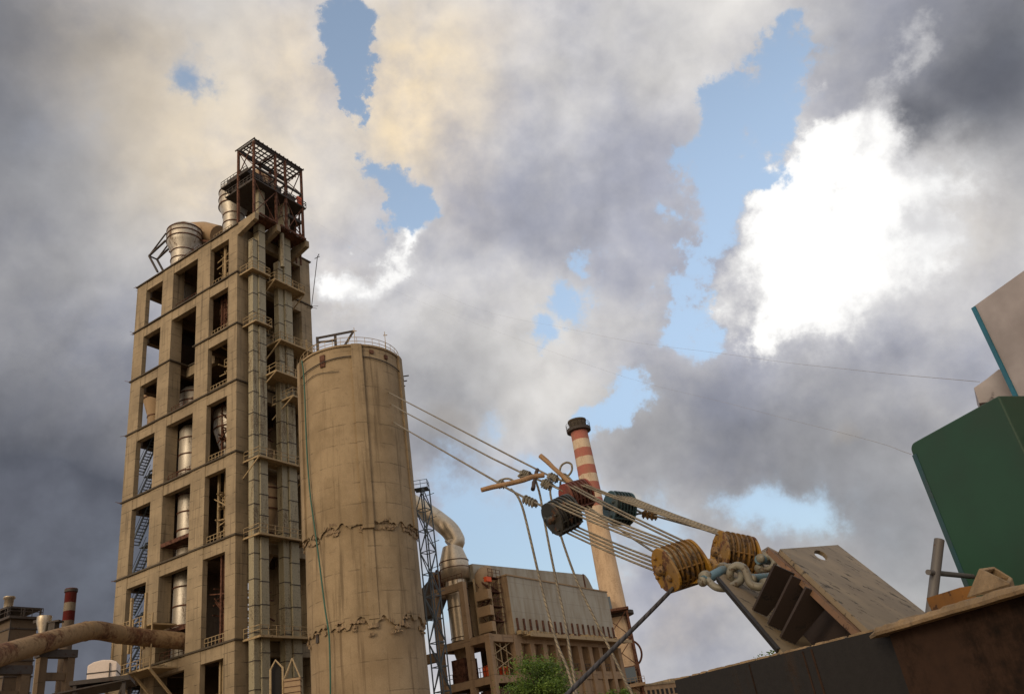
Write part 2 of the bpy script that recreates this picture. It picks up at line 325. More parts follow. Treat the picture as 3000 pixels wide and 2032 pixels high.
# ------------------------------------------------------------------ mesh builder
class MB:
    """collects shapes in world (or local) space and links them as ONE mesh object"""
    def __init__(s): s.v = []; s.f = []; s.uv = {}; s.sm = []; s.mi = []; s.cur = 0
    def add(s, vs, fs, smooth=False, uv=None):
        o = len(s.v); s.v += [Vector(p) for p in vs]
        for i, f in enumerate(fs):
            s.f.append([k+o for k in f]); s.sm.append(smooth); s.mi.append(s.cur)
            if uv: s.uv[len(s.f)-1] = uv[i]
        return s
    def hexa(s, c):
        """c: 8 corners, bottom ring then top ring"""
        return s.add(c, [(3, 2, 1, 0), (4, 5, 6, 7), (0, 1, 5, 4), (1, 2, 6, 5), (2, 3, 7, 6), (3, 0, 4, 7)])
    def box(s, x0, x1, y0, y1, z0, z1):
        return s.hexa([(x0, y0, z0), (x1, y0, z0), (x1, y1, z0), (x0, y1, z0), (x0, y0, z1), (x1, y0, z1), (x1, y1, z1), (x0, y1, z1)])
    def bar(s, a, b, w=.1, h=None, up=(0, 0, 1)):
        a, b = Vector(a), Vector(b); h = h or w
        d = (b-a).normalized(); up = Vector(up)
        if abs(d.dot(up)) > .98: up = Vector((1, 0, 0)) if abs(d.x) < .9 else Vector((0, 1, 0))
        x = d.cross(up).normalized()*w/2; y = x.cross(d).normalized()*h/2
        return s.hexa([a-x-y, a+x-y, a+x+y, a-x+y, b-x-y, b+x-y, b+x+y, b-x+y])
    def tube(s, pts, r, n=10, caps=True, smooth=True):
        pts = [Vector(p) for p in pts]; m = len(pts)
        rs = r if isinstance(r, (list, tuple)) else [r]*m
        d0 = (pts[1]-pts[0]).normalized()
        up = Vector((0, 0, 1)) if abs(d0.z) < .9 else Vector((1, 0, 0))
        x = d0.cross(up).normalized(); rings = []; ln = [0]
        for i, p in enumerate(pts):
            d = (pts[min(i+1, m-1)]-pts[max(i-1, 0)]).normalized()
            x = (x-d*x.dot(d)).normalized(); y = d.cross(x)
            rings.append([p+(x*math.cos(2*PI*k/n)+y*math.sin(2*PI*k/n))*rs[i] for k in range(n)])
            if i: ln.append(ln[-1]+(p-pts[i-1]).length)
        vs = [q for R in rings for q in R]; fs = []; uv = []
        for i in range(m-1):
            for k in range(n):
                k2 = (k+1) % n
                fs.append((i*n+k, i*n+k2, (i+1)*n+k2, (i+1)*n+k))
                uv.append(((k/n, ln[i]), ((k+1)/n, ln[i]), ((k+1)/n, ln[i+1]), (k/n, ln[i+1])))
        s.add(vs, fs, smooth, uv)
        if caps:
            s.add(rings[0], [tuple(reversed(range(n)))]); s.add(rings[-1], [tuple(range(n))])
        return s
    def lathe(s, prof, c=(0, 0, 0), n=32, smooth=True, ax=None, caps=False):
        """prof: (radius, height) along z, or along the axis ax"""
        c = Vector(c); z = Vector(ax).normalized() if ax else Vector((0, 0, 1))
        t = Vector((1, 0, 0)) if abs(z.x) < .9 else Vector((0, 1, 0))
        x = (t-z*t.dot(z)).normalized(); y = z.cross(x)
        vs = [c+z*h+(x*math.cos(2*PI*k/n)+y*math.sin(2*PI*k/n))*r for r, h in prof for k in range(n)]
        fs = []
        for i in range(len(prof)-1):
            for k in range(n):
                k2 = (k+1) % n; fs.append((i*n+k, i*n+k2, (i+1)*n+k2, (i+1)*n+k))
        s.add(vs, fs, smooth)
        if caps:
            s.add(vs[:n], [tuple(reversed(range(n)))]); s.add(vs[-n:], [tuple(range(n))])
        return s
    def prism(s, poly, off):
        """poly: planar outline (3D), off: extrusion vector"""
        p = [Vector(q) for q in poly]; o = Vector(off); n = len(p)
        s.add(p+[q+o for q in p], [tuple(reversed(range(n))), tuple(range(n, 2*n))]+[(i, (i+1) % n, n+(i+1) % n, n+i) for i in range(n)])
        return s
    def truss(s, a, b, bays, w, up, right, t=.1, diag=.07):
        """square lattice member from a to b, half width w"""
        a, b, u, r = Vector(a), Vector(b), Vector(up)*w, Vector(right)*w
        cs = [u+r, u-r, -u-r, -u+r]
        for c in cs: s.bar(a+c, b+c, t)
        for i in range(bays+1):
            p = a.lerp(b, i/bays)
            for k in range(4): s.bar(p+cs[k], p+cs[(k+1) % 4], diag)
            if i < bays:
                q = a.lerp(b, (i+1)/bays)
                for k in range(4):
                    k2 = (k+1) % 4
                    s.bar(p+cs[k], q+cs[k2], diag) if (i+k) % 2 else s.bar(p+cs[k2], q+cs[k], diag)
        return s
    def railing(s, pts, h=1.1, step=1.6, t=.06):
        pts = [Vector(p) for p in pts]
        for a, b in zip(pts, pts[1:]):
            for k in (h, h*.55): s.bar(a+Vector((0, 0, k)), b+Vector((0, 0, k)), t)
            n = max(1, round((b-a).length/step))
            for i in range(n+1):
                p = a.lerp(b, i/n); s.bar(p, p+Vector((0, 0, h)), t)
        return s
    def build(s, name, mat, parent=None, bevel=0., kind=None, label=None):
        me = bpy.data.meshes.new(name)
        me.from_pydata([tuple(p) for p in s.v], [], s.f)
        for m in (mat if isinstance(mat, (list, tuple)) else [mat]): me.materials.append(m)
        me.polygons.foreach_set('use_smooth', s.sm); me.polygons.foreach_set('material_index', s.mi)
        if s.uv:
            L = me.uv_layers.new(name='uv')
            for fi, co in s.uv.items():
                for li, c in zip(me.polygons[fi].loop_indices, co): L.data[li].uv = c
        bm = bmesh.new(); bm.from_mesh(me); bmesh.ops.recalc_face_normals(bm, faces=bm.faces); bm.to_mesh(me); bm.free()
        me.update()
        o = bpy.data.objects.new(name, me); COL.objects.link(o)
        if parent is not None:
            o.parent = parent
        if bevel:
            md = o.modifiers.new('bevel', 'BEVEL'); md.width = bevel; md.segments = 2; md.limit_method = 'ANGLE'
        if kind: o['kind'] = kind
        if label: o['label'] = label
        return o

def tag(o, label, cat, group=None):
    o['label'] = label; o['category'] = cat
    if group: o['group'] = group
    return o
def empty(name, label, cat, loc=(0, 0, 0), rz=0., group=None, mat=None):
    o = bpy.data.objects.new(name, None); COL.objects.link(o); o.empty_display_size = .5
    if mat is not None: o.matrix_world = mat
    else:
        o.location = loc; o.rotation_euler = (0, 0, rz)
    return tag(o, label, cat, group)
def single(name, mb, mat, label, cat, group=None, bevel=0.):
    """a thing that is one mesh: geometry given in world space, origin moved to its middle"""
    c = sum(mb.v, Vector())/len(mb.v)
    mb.v = [p-c for p in mb.v]
    o = mb.build(name, mat, None, bevel); o.location = c
    return tag(o, label, cat, group)
def arc(c, a, b, t0, t1, n):
    """points c + a cos t + b sin t"""
    c, a, b = Vector(c), Vector(a), Vector(b)
    return [c+a*math.cos(t0+(t1-t0)*i/n)+b*math.sin(t0+(t1-t0)*i/n) for i in range(n+1)]
def smoothpath(pts, n=6):
    """Catmull-Rom through pts"""
    P = [Vector(p) for p in pts]; P = [P[0]*2-P[1]]+P+[P[-1]*2-P[-2]]; out = []
    for i in range(1, len(P)-2):
        a, b, c, d = P[i-1:i+3]
        for k in range(n):
            t = k/n
            out.append(.5*((2*b)+(c-a)*t+(2*a-5*b+4*c-d)*t*t+(3*b-3*c+d-a)*t**3))
    out.append(P[-2]); return out
# ------------------------------------------------------------------ the plant (one shared grid)
RZ = rad(60.81)
XV = Vector((math.cos(RZ), math.sin(RZ), 0)); YU = Vector((-math.sin(RZ), math.cos(RZ), 0)); ZZ = Vector((0, 0, 1))
TC = Vector((-39.673, 102.597, 0))          # near corner of the preheater tower
FL = [84.2, 75.2, 66.1, 56.7, 45.8, 34.2, 21.0, 8.0]

def ground():
    m, N, b = newmat('dusty_ground'); P = objco(N)
    N.put(b.inputs['Base Color'], N.mix(N.rng(N.noise(P, .05, 8, .65), .35, .65), lin((128, 108, 84)), lin((96, 82, 64))))
    b.inputs['Roughness'].default_value = .95
    bump(N, b, N.noise(P, 3, 6, .7), .4, .05)
    s = 2500; n = 20; mb = MB(); vs = []; fs = []
    for j in range(n+1):
        for i in range(n+1):
            vs.append((-s+2*s*i/n, -s+2*s*j/n, 0))
    for j in range(n):
        for i in range(n):
            k = j*(n+1)+i; fs.append((k, k+1, k+n+2, k+n+1))
    mb.add(vs, fs); mb.build('ground', m, kind='structure')
ground()

# ---- preheater tower: local X along the right face, Y along the left face
T = empty('preheater_tower', 'tall open concrete preheater tower with square bays, rising left of the silo', 'tower', TC, RZ)
COLS = {'corner': (0, 2.05, 0, 2.0), 'c3': (0, .75, 6.4, 9.45), 'c2': (0, 2.05, 15.6, 18.4), 'c1': (0, .75, 22.8, 25.4),
        'right': (13.1, 15.3, 0, 2.0), 'r3': (13.3, 15.3, 6.6, 9.2), 'r2': (13.3, 15.3, 15.7, 18.2), 'r1': (13.3, 15.3, 22.9, 25.35)}
for k, (x0, x1, y0, y1) in COLS.items():
    mb = MB(); zs = [0]+FL[::-1]
    for a, b_ in zip(zs, zs[1:]):
        j = random.uniform(-.02, .02)
        mb.box(x0+j, x1-j, y0+j, y1-j, a, b_-.22)
    mb.build('column', M['tower'], T)
for i, z in enumerate(FL):
    # perimeter beams, then the floor slab with its projecting edge, shadow line in its dark colour
    for (y0, y1, bay) in ((2.0, 6.4, 3), (9.45, 15.6, 2), (18.4, 22.8, 1)):
        if bay == 2 and i == 2:
            MB().box(3.4, 4.2, y0-.3, y1+.3, z-1.9, z-.24).build('floor_beam', M['tower'], T); continue
        MB().box(.06, .95, y0-.01, y1+.01, z-1.85, z-.24).build('floor_beam', M['tower'], T)
    MB().box(2.04, 13.11, .06, .95, z-2.0, z-.24).build('floor_beam', M['tower'], T)
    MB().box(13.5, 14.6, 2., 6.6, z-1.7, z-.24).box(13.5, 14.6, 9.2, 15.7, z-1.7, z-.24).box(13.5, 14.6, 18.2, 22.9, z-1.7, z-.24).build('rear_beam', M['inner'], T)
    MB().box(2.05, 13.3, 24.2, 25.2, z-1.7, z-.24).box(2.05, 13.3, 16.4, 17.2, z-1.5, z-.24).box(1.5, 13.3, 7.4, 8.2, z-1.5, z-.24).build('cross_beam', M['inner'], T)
    mb = MB()
    v0 = 3.4 if i == 2 else .2
    mb.box(.2, 15.1, .2, 9.5, z-.24, z-.04)
    mb.box(v0, 15.1, 9.5, 15.6, z-.24, z-.04)
    mb.box(.2, 15.1, 15.6, 25.2, z-.24, z-.04)
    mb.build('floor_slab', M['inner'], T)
    mb = MB(); h0, h1 = z-.22, z
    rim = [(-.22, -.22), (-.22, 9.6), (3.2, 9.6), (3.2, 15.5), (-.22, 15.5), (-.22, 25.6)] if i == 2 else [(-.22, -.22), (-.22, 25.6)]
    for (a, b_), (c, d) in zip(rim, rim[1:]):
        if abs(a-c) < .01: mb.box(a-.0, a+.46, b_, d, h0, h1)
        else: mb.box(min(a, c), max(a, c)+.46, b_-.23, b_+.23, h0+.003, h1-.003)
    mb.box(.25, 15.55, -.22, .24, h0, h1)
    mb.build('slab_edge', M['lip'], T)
# added walls that darken the bays and close off most of the view through
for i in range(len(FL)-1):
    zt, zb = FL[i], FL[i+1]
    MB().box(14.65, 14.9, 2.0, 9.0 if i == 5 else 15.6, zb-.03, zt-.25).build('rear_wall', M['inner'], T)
    MB().box(7.6, 13.2, 16.4, 16.7, zb-.03, zt-1.5).build('added_inner_wall', M['inner'], T)
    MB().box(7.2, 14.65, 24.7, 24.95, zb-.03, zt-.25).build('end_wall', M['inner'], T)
    MB().box(5.6, 8.6, 24.7, 24.96, zt-3.6, zt-.25).build('added_end_panel', M['inner'], T)
# stairs in the far-left bay
for i in (3, 4, 5, 6):
    zt, zb = FL[i], FL[i+1]; n = 2 if zt-zb < 12 else 3; h = (zt-zb)/n
    for k in range(n):
        z0 = zb+k*h; mb = MB(); y0, y1 = 22.9, 26.5; x = 3.3
        a, b_ = (x, y1, z0), (x, y0, z0+h*.86)
        for dx in (-.6, .6):
            mb.bar((x+dx, y1, z0), (x+dx, y0, z0+h*.86), .1, .35)
            mb.bar((x+dx, y1, z0+1.1), (x+dx, y0, z0+h*.86+1.1), .06)
        for s in range(12):
            t = s/12; mb.box(x-.6, x+.6, y1+(y0-y1)*t-.16, y1+(y0-y1)*t+.12, z0+h*.86*t, z0+h*.86*t+.05)
        mb.box(x-.8, x+.8, y0-1., y0, z0+h*.86, z0+h*.86+.08)
        mb.box(x+.7, x+1.9, y0-1., y1, z0+h*.93, z0+h*.93+.08)
        mb.build('stair_flight', M['bluesteel'], T)
# railings and odd steelwork in the bays
rl = [(0, 3), (1, 3), (2, 3), (3, 3), (4, 3), (5, 3), (6, 3)]
for i, _ in rl:
    MB().railing([(.5, 2.1, FL[i]), (.5, 6.3, FL[i])], 1.2, .7, .07).build('railing', M['palesteel'], T)
for i in (0, 1, 3, 4, 6):
    MB().railing([(.6, 9.6, FL[i]+.0), (.6, 15.4, FL[i])], 1.2, .9, .06).build('railing', M['rust'], T)
for i in range(1, 8):
    MB().railing([(2.1, .5, FL[i]), (13., .5, FL[i])], 1.2, 1.1, .07).build('railing', M['palesteel'], T)
for i in range(8):      # equipment seen in the shaded bays: posts, hangers, pipes
    z = FL[i]; zb = FL[i+1] if i < 7 else 0
    if i == 7: continue
    mb = MB()
    for q in range(15):
        x, y = random.uniform(1.2, 7), random.uniform(2.6, 6.2)
        mb.bar((x, y, zb), (x, y, z-1), random.choice((.14, .2, .3)))
        mb.bar((x, 2.2, zb+random.uniform(1, 7)), (x, 6.3, zb+random.uniform(1, 7)), .14)
        mb.bar((1.6, y, zb+random.uniform(3, 8)), (9, y, zb+random.uniform(3, 8)), .16)
    mb.box(1.6, 4.2, 2.1, 4.6, zb+(z-zb)*.45, zb+(z-zb)*.45+.12)
    mb.railing([(1.6, 2.2, zb+(z-zb)*.45+.12), (1.6, 4.6, zb+(z-zb)*.45+.12)], 1.1, .8, .06)
    mb.build('bay_steelwork', M['rust'] if i % 2 else M['palesteel'], T)
mb = MB()
for z in (68.8, 56.9, 35.5):
    for q in range(4):
        y = 19+q*1.1
        mb.bar((9, y, z), (9, y, z+5.5), .12); mb.bar((9, 18.5, z+1.2*q), (9, 22.7, z+1.2*q+.6), .1)
mb.build('bay_steelwork', M['darksteel'], T)
# dark hoods standing in for the ceiling's shade in the left bay
for i in (1, 2, 3, 4):
    z = FL[i]; MB().hexa([(3, 18.5, z-3.5), (13, 18.5, z-3.5), (13, 22.7, z-4.6), (3, 22.7, z-4.6), (3, 18.5, z-1.75), (13, 18.5, z-1.75), (13, 22.7, z-1.75), (3, 22.7, z-1.75)]).build('shade_hood', M['darksteel'], T)
# rusty platform across the middle bay of the second storey
for z in (24.3, 36.4): MB().box(.1, 3.0, 9.47, 15.58, z, z+.3).box(.0, .1, 9.5, 15.55, z-.1, z+.45).build('steel_platform', M['rust'], T)
# access platforms around the elevator casings, hung off the right face
def platform(z, v0, v1, u0, rail=True, brace=True, mat='palesteel'):
    mb = MB()
    mb.box(v0, v1, u0, -.1, z, z+.08)
    for v in (v0, v1): mb.bar((v, u0, z-.1), (v, -.1, z-.1), .22)
    mb.bar((v0, u0, z-.1), (v1, u0, z-.1), .22); mb.bar((v0, u0*.5, z-.1), (v1, u0*.5, z-.1), .16)
    if rail: mb.railing([(v0, -.2, z+.08), (v0, u0, z+.08), (v1, u0, z+.08), (v1, -.2, z+.08)], 1.2, 1.3, .07)
    if brace:
        for v in (v0, v1): mb.bar((v, u0, z-.2), (v, -.05, z-2.4), .15)
    return mb.build('access_platform', M[mat], T)
for z, v0, v1, u0, br in ((74.0, 4.2, 10.4, -3.6, True), (63.8, 5.3, 12.2, -3.4, True), (57.5, 3.4, 9.6, -4.4, True), (54.4, 6.5, 13.5, -4.4, True), (44.3, 1.2, 10.5, -3.2, True),
                          (33.6, 1.2, 10.5, -3.2, False), (20.8, 1.2, 10.4, -3.2, False)):
    platform(z, v0, v1, u0, True, br)
platform(65.6, 1.0, 4.0, -3.0, True, False); platform(74.6, .4, 3.8, -3.0, True, False)
mb = MB()
for z0, z1 in ((45, 56), (56, 66), (34, 45)):
    for k in range(5):
        zz = z0+(z1-z0)*k/5
        mb.bar((11.2, -.6, zz), (13.6, -2.8, zz+2.2), .14); mb.bar((13.6, -.6, zz+2.2), (11.2, -2.8, zz), .12); mb.bar((11.2, -2.8, zz), (13.8, -2.8, zz), .12)
    for v, u in ((11.2, -.6), (11.2, -2.8), (13.7, -2.8), (13.7, -.6)): mb.bar((v, u, z0), (v, u, z1), .2)
mb.build('ladder_frame', M['palesteel'], T)
# roof-level concrete brackets carrying the steel headframe
for v in (-.0, 4.5, 10.7):
    MB().hexa([(v, -4.0, 83.2), (v+.75, -4.0, 83.2), (v+.75, .0, 82.0), (v, .0, 82.0), (v, -4.0, 84.4), (v+.75, -4.0, 84.4), (v+.75, 0, 84.25), (v, 0, 84.25)]).build('roof_bracket', M['tower'], T)
# loose bars bristling from slab ends
mb = MB()
for z in FL[:6]:
    for q in range(4): mb.bar((-.2+q*.4, 25.4, z-.1), (-.4+q*.3, 25.9+random.random()*.7, z+random.uniform(-.1, .4)), .05)
for z in FL[1:3]:
    for q in range(4): mb.bar((15.3, -.1+.3*q, z-.1), (15.9+random.random()*.8, -.3+.3*q, z+random.uniform(-.1, .5)), .05)
mb.build('rebar_stubs', M['rust'], T)

# ---- steel headframe
HF = empty('steel_headframe', 'rusty open steel headframe with roof beams standing on top of the concrete tower', 'steel frame', TC+ZZ*84.4, RZ)
vs_, us_ = (0.2, 4.75, 6.9, 10.6), (-3.6, .1)
top = 14.9
for v in vs_:
    for u in us_:
        MB().bar((v, u, 0 if u < 0 else -.2), (v, u, top), .34, .34).build('post', M['rust'], HF)
mb = MB()
for z in (7.0, 9.6, top):
    for u in us_: mb.bar((vs_[0], u, z), (vs_[-1], u, z), .28, .34)
    for v in vs_: mb.bar((v, us_[0], z), (v, us_[1], z), .24, .3)
mb.bar((0, -3.8, top+.3), (11, -3.8, top+.3), .2); mb.bar((0, .3, top+.3), (11, .3, top+.3), .2)
for k in range(13): mb.bar((.0+k*.9, -4.1, top+.28), (.0+k*.9, .7, top+.28), .13, .2)
for k in range(6): mb.bar((0, -3.6+k*.74, top-.35), (10.8, -3.6+k*.74, top-.35), .14, .2)
mb.build('roof_grid', M['darksteel'], HF)
mb = MB()
for a, b_ in zip(vs_, vs_[1:]):
    mb.bar((a, -3.6, .2), (b_, -3.6, 6.8), .13); mb.bar((a, -3.6, 9.7), (b_, -3.6, top), .1)
    mb.bar((a, .1, top-.2), (b_, .1, 9.7), .1); mb.bar((b_, -3.6, .2), (a, -3.6, 6.8), .1)
mb.bar((.2, -3.6, 9.7), (.2, .1, top), .13); mb.bar((.2, .1, 9.7), (.2, -3.6, top), .13); mb.bar((10.6, -3.6, 9.7), (10.6, .1, top), .13); mb.bar((10.6, .1, 9.7), (10.6, -3.6, top), .13)
mb.bar((10.6, -3.6, .5), (10.6, .1, 6.8), .13); mb.bar((10.6, .1, .5), (10.6, -3.6, 6.8), .13)
mb.build('bracing', M['rust'], HF)
mb = MB().box(.1, 11.2, -3.9, 3.2, 6.75, 6.95).box(.2, 6.8, -1.9, 4.4, 9.4, 9.6)
mb.railing([(.1, 3.2, 6.95), (.1, -3.9, 6.95), (11.2, -3.9, 6.95), (11.2, 2, 6.95)], 1.15, .9, .08)
mb.railing([(.2, 4.4, 9.6), (.2, -1.9, 9.6)], 1.1, .8, .07)
mb.build('deck', M['darksteel'], HF)
mb = MB().box(1.0, 4.2, -1.2, 3.8, 9.6, 11.2).box(1.4, 3.6, -.6, 3.2, 7., 9.4).box(5.2, 6.6, -2.8, .6, 7., 9.2).box(7.4, 9.6, -3.0, 0, 7., 8.9)
mb.lathe([(.7, 0), (.7, 5), (.3, 5.6)], (2.8, 2.4, 7.), 14); mb.box(8.4, 11.4, -2.6, 2.6, 4.4, 5.0)
mb.build('drive_machinery', M['darksteel'], HF)
mb = MB()
for k in range(4):
    z0 = -1.5+k*2.1
    mb.bar((11.2, -1.2, z0), (12.4, .8, z0+2.1), .12); mb.bar((12.4, .8, z0), (11.2, -1.2, z0+2.1), .12); mb.bar((11.2, -1.2, z0), (12.4, .8, z0), .12)
for p in ((11.2, -1.2), (12.4, .8), (11.4, .6), (12.2, -1.2)): mb.bar((p[0], p[1], -3), (p[0], p[1], 8.4), .22)
mb.build('ladder_tower', M['rust'], HF)
mb = MB().box(.9, 4.5, -4.15, -3.95, .0, .3).box(5.2, 10.7, -4.15, -3.95, -.1, .25).box(1., 4.4, -3.9, .0, -.15, -.02).box(5.3, 10.6, -3.9, -.1, -.2, -.06)
mb.build('lower_deck', M['rust'], HF)
MB().box(9.4, 10.4, -3.72, -3.6, 7.2, 8.7).build('tarpaulin', M['orange'], HF)

# ---- bucket elevator casings on the right face
def casing(v0, v1, u0, u1, z1, label, step, m='casing'):
    r = empty('bucket_elevator', label, 'elevator', TC+XV*((v0+v1)/2)+YU*((u0+u1)/2), RZ, 'casings up the right face of the tower')
    w, d = (v1-v0)/2, (u1-u0)/2
    MB().box(-w, w, -d, d, 0, z1).build('casing', M[m], r, .03)
    z = 1.5
    while z < z1:
        MB().box(-w-.05, w+.05, -d-.05, d+.05, z, z+.1).build('joint_flange', M['darksteel'] if m == 'casing' else M['rust'], r); z += step
    return r
casing(1.20, 2.15, -2.1, -1.1, 81.0, 'narrow grey green casing at the left of the near pair on the tower face', 3.3)
casing(2.20, 3.50, -2.35, -1.1, 92.5, 'tall grey green casing that climbs into the headframe, right of the near pair', 2.9)
casing(6.25, 7.30, -2.1, -1.1, 79.0, 'narrow grey green casing at the left of the far pair, beside the silo', 3.3)
casing(7.40, 8.85, -2.35, -1.1, 92.0, 'tall grey green casing at the right of the far pair, beside the silo', 2.9)
mb = MB().tube([TC+XV*6.5+YU*-2.9+ZZ*77.5, TC+XV*6.5+YU*-2.9+ZZ*84], .36, 14)
single('vent_pipe', mb, M['casing'], 'short hanging vent pipe beneath the headframe deck', 'pipe')

# ---- cyclones and risers
def tl(px, py, v):
    """tower-local (u, z) of a photo point on the plane v metres behind the left face"""
    p = onplane(px, py, TC+XV*v, XV)-TC
    return p.dot(YU), p.z
def cyclone(prof, u, v, z0, label, mat='galv', rings=()):
    r = empty('cyclone', label, 'cyclone', TC+XV*v+YU*u+ZZ*z0, RZ, 'cyclones of the preheater tower')
    MB().lathe(prof, n=40).build('shell', M[mat], r)
    for (rr, z) in rings: MB().lathe([(rr, z-.09), (rr+.1, z-.09), (rr+.1, z+.09), (rr, z+.09)], n=40, smooth=False).build('stiffening_ring', M['rust'], r)
    return r
u1, zt = tl(540, 712, 4.5)
cyc = cyclone([(0, 7.7), (.9, 7.7), (2.4, 7.3), (2.95, 6.5), (2.95, 4.4), (2.75, 3.6), (2.15, 2.3), (2.1, 1.9), (2.1, -8.5), (1.2, -11)], u1, 4.5, zt-4.3, 'biggest galvanised cyclone standing up through the tower roof', rings=((2.95, 6.5), (2.95, 5.5), (2.95, 4.4), (2.1, 1.9), (2.1, .2), (2.1, -1.6)))
z1 = zt-4.3
mb = MB()
for s in (-1,): 
    a = Vector((-2.2, 2.2, 4.9)); b_ = Vector((-2.6, 6.2, 3.4)); c_ = Vector((-2.6, 3.4, -1.4))
    for dx in (0, 1.6):
        o_ = Vector((dx, 0, 0)); mb.bar(a+o_, b_+o_, .28); mb.bar(b_+o_, c_+o_, .28); mb.bar(a+o_+Vector((0, 0, 1.6)), b_+o_, .2)
    mb.bar(b_, b_+Vector((1.6, 0, 0)), .2)
mb.build('support_frame', M['darksteel'], cyc)
# gas duct falling from the big cyclone toward the headframe
A = TC+XV*8.5+YU*(u1+4.4)+ZZ*(z1+11.0); B = TC+XV*8.5+YU*(u1-4.4)+ZZ*(z1+5.6)
r = empty('gas_duct', 'inclined dusty gas duct falling behind the big roof cyclone', 'duct', A)
MB().tube([Vector((0, 0, 0)), (B-A)*.5, (B-A)], [1.9, 2.3, 1.9], 24).build('shell', M['dustwall'], r)
mb = MB(); dn = Vector((0, 0, -2.3))
for o_ in (XV*-2.1, XV*2.1):
    mb.bar(o_+dn+YU*1.2+ZZ*.6, o_+dn+(B-A), .4); mb.bar(o_+dn+YU*1.2+ZZ*.6, o_+YU*2.4-ZZ*4.4, .3)
mb.build('support_frame', M['rust'], r)
u2, z2 = tl(676, 600, 5.5)
cyclone([(0, 3.6), (1.0, 3.6), (2.2, 2.8), (2.45, 1.8), (2.45, -1.2), (1.75, -3.0), (1.75, -13)], u2-.8, 5.5, z2, 'upper galvanised cyclone beside the steel headframe', rings=((2.45, 1.8), (2.45, .2), (2.45, -1.2), (1.75, -3.2), (1.75, -5)))
cyclone([(0, 6), (1.2, 5.6), (2.4, 4.4), (2.7, 3.), (2.7, -3)], u2-3.6, 8.6, z2+1.2, 'round cyclone top half hidden inside the headframe', 'dustwall', ((2.7, 3), (2.7, 1)))
# inside the bays
def cyc_in(px, py, v, R, zc, label, mat='galv', low=True):
    u, _ = tl(px, py, v)
    k = [(0, 5.2), (R*.7, 5.0), (R, 4.0), (R, .9), (R*.62, -2.2), (R*.62, -4.8), (R*.35, -6)]
    return cyclone(k, u, v, zc, label, mat, ((R, 3.9), (R, 2.4), (R, .9), (R*.62, -2.3), (R*.62, -4.4)))
cyc_in(678, 1262, 4.6, 2.5, 51.2, 'silver cyclone in the right bay of the middle storey, beside the corner column')
cyc_in(700, 905, 5.2, 2.9, 70.3, 'dusty cyclone peeping past the corner column, one storey under the roof', 'dustwall')
cyc_in(470, 1010, 8.5, 2.3, 66.2, 'dark grey cyclone in the left bay, second storey from the roof', 'dustwall')
cyc_in(566, 1165, 6., 2.3, 58.4, 'pale cyclone dome low in the middle bay', 'galv')
cyc_in(770, 1500, 99*0+6.5, 2.6, 27.6+10, 'dusty cyclone between the two casing pairs on the right face', 'dustwall')
cyclone([(.1, 12), (.4, 10.5), (2.6, 1.2), (2.7, 0), (2.4, -1.5)], 4.5, 8.0, 44.6, 'conical riveted hopper behind the casings above the middle platform', 'dustwall', ((1.35, 6), (2, 3.5), (2.62, 1.2)))
# riser pipe of the middle bay, two lengths
def riser(px, py, v, R, za, zb, label):
    u, _ = tl(px, py, v)
    rg = []; z = 1.8
    while z < zb-za: rg.append((R, z)); z += 2.6
    return cyclone([(R*.85, 0), (R, .5), (R, zb-za-.6), (R*.8, zb-za)], u, v, za, label, 'galv', rg)
riser(562, 1270, 3.6, 1.75, 45.9, 55.0, 'silver riser drum in the middle bay, third storey from the top lip')
riser(556, 1500, 3.6, 1.65, 34.4, 45.4, 'silver riser drum in the middle bay above the rusty platform')
riser(543, 1750, 3.6, 1.6, 21.2, 33.0, 'silver riser drum in the middle bay behind the rusty pipe platform')

# antenna mast standing at the tower's right edge
p0, p1 = at(912, 905, 117), at(930, 752, 117)
mb = MB().tube([p0, p1], .06, 6); mb.bar(p1, p1+Vector((.3, 0, .5)), .1); mb.bar(p1-Vector((.5, 0, .3)), p1+Vector((.4, 0, 0)), .08); mb.bar(p0, TC+XV*14.9+YU*.6+ZZ*75.2, .08)
single('antenna_mast', mb, M['darksteel'], 'thin antenna mast leaning from the right edge of the tower', 'antenna')

# ---- storage silo
SB = rad(-12.75); SCN = Vector((95*math.sin(SB), 95*math.cos(SB), 0))
S = empty('storage_silo', 'cracked round concrete storage silo in front of the tower', 'silo', SCN, math.atan2(-SCN.y, -SCN.x))   # local X faces the viewer
R1, R2, R3 = 6.30, 6.42, 6.5
def zpx(px, py, d=89.): return at(px, py, d).z
ZT, ZA, ZB = 49.9, at(1050, 1528, 88.5).z-.3, at(1060, 1812, 88.5).z-.3
def jag(a, z, amp, seed):
    return z+noise.fractal(Vector((math.cos(a)*5+seed, math.sin(a)*5, 0)), .8, 2.2, 5)*amp
def drum(name, R, Rb, z0, z1, j0, j1, mat, seed):
    n, m = 220, 14; vs = []; fs = []
    for i in range(m+1):
        t = i/m
        for k in range(n):
            a = 2*PI*k/n
            lo = jag(a, z0, j0, seed) if j0 else z0
            hi = jag(a, z1, j1, seed) if j1 else z1
            z = lo+(hi-lo)*t
            rr = Rb+(R-Rb)*t
            vs.append((rr*math.cos(a), rr*math.sin(a), z))
    for i in range(m):
        for k in range(n):
            k2 = (k+1) % n; fs.append((i*n+k, i*n+k2, (i+1)*n+k2, (i+1)*n+k))
    # underside: the broken thickness of the shell
    o = len(vs)
    for k in range(n):
        p = Vector(vs[k]); vs.append((p.x*.9, p.y*.9, p.z+.25))
    mb = MB(); mb.add(vs[:o], fs, True)
    mb.add(vs[:n]+vs[o:], [(k, (k+1) % n, n+(k+1) % n, n+k) for k in range(n)])
    return mb.build(name, mat, S)
drum('upper_wall', R1+.12, R1+.26, ZA, ZT, .9, 0, M['silo'], 3.)
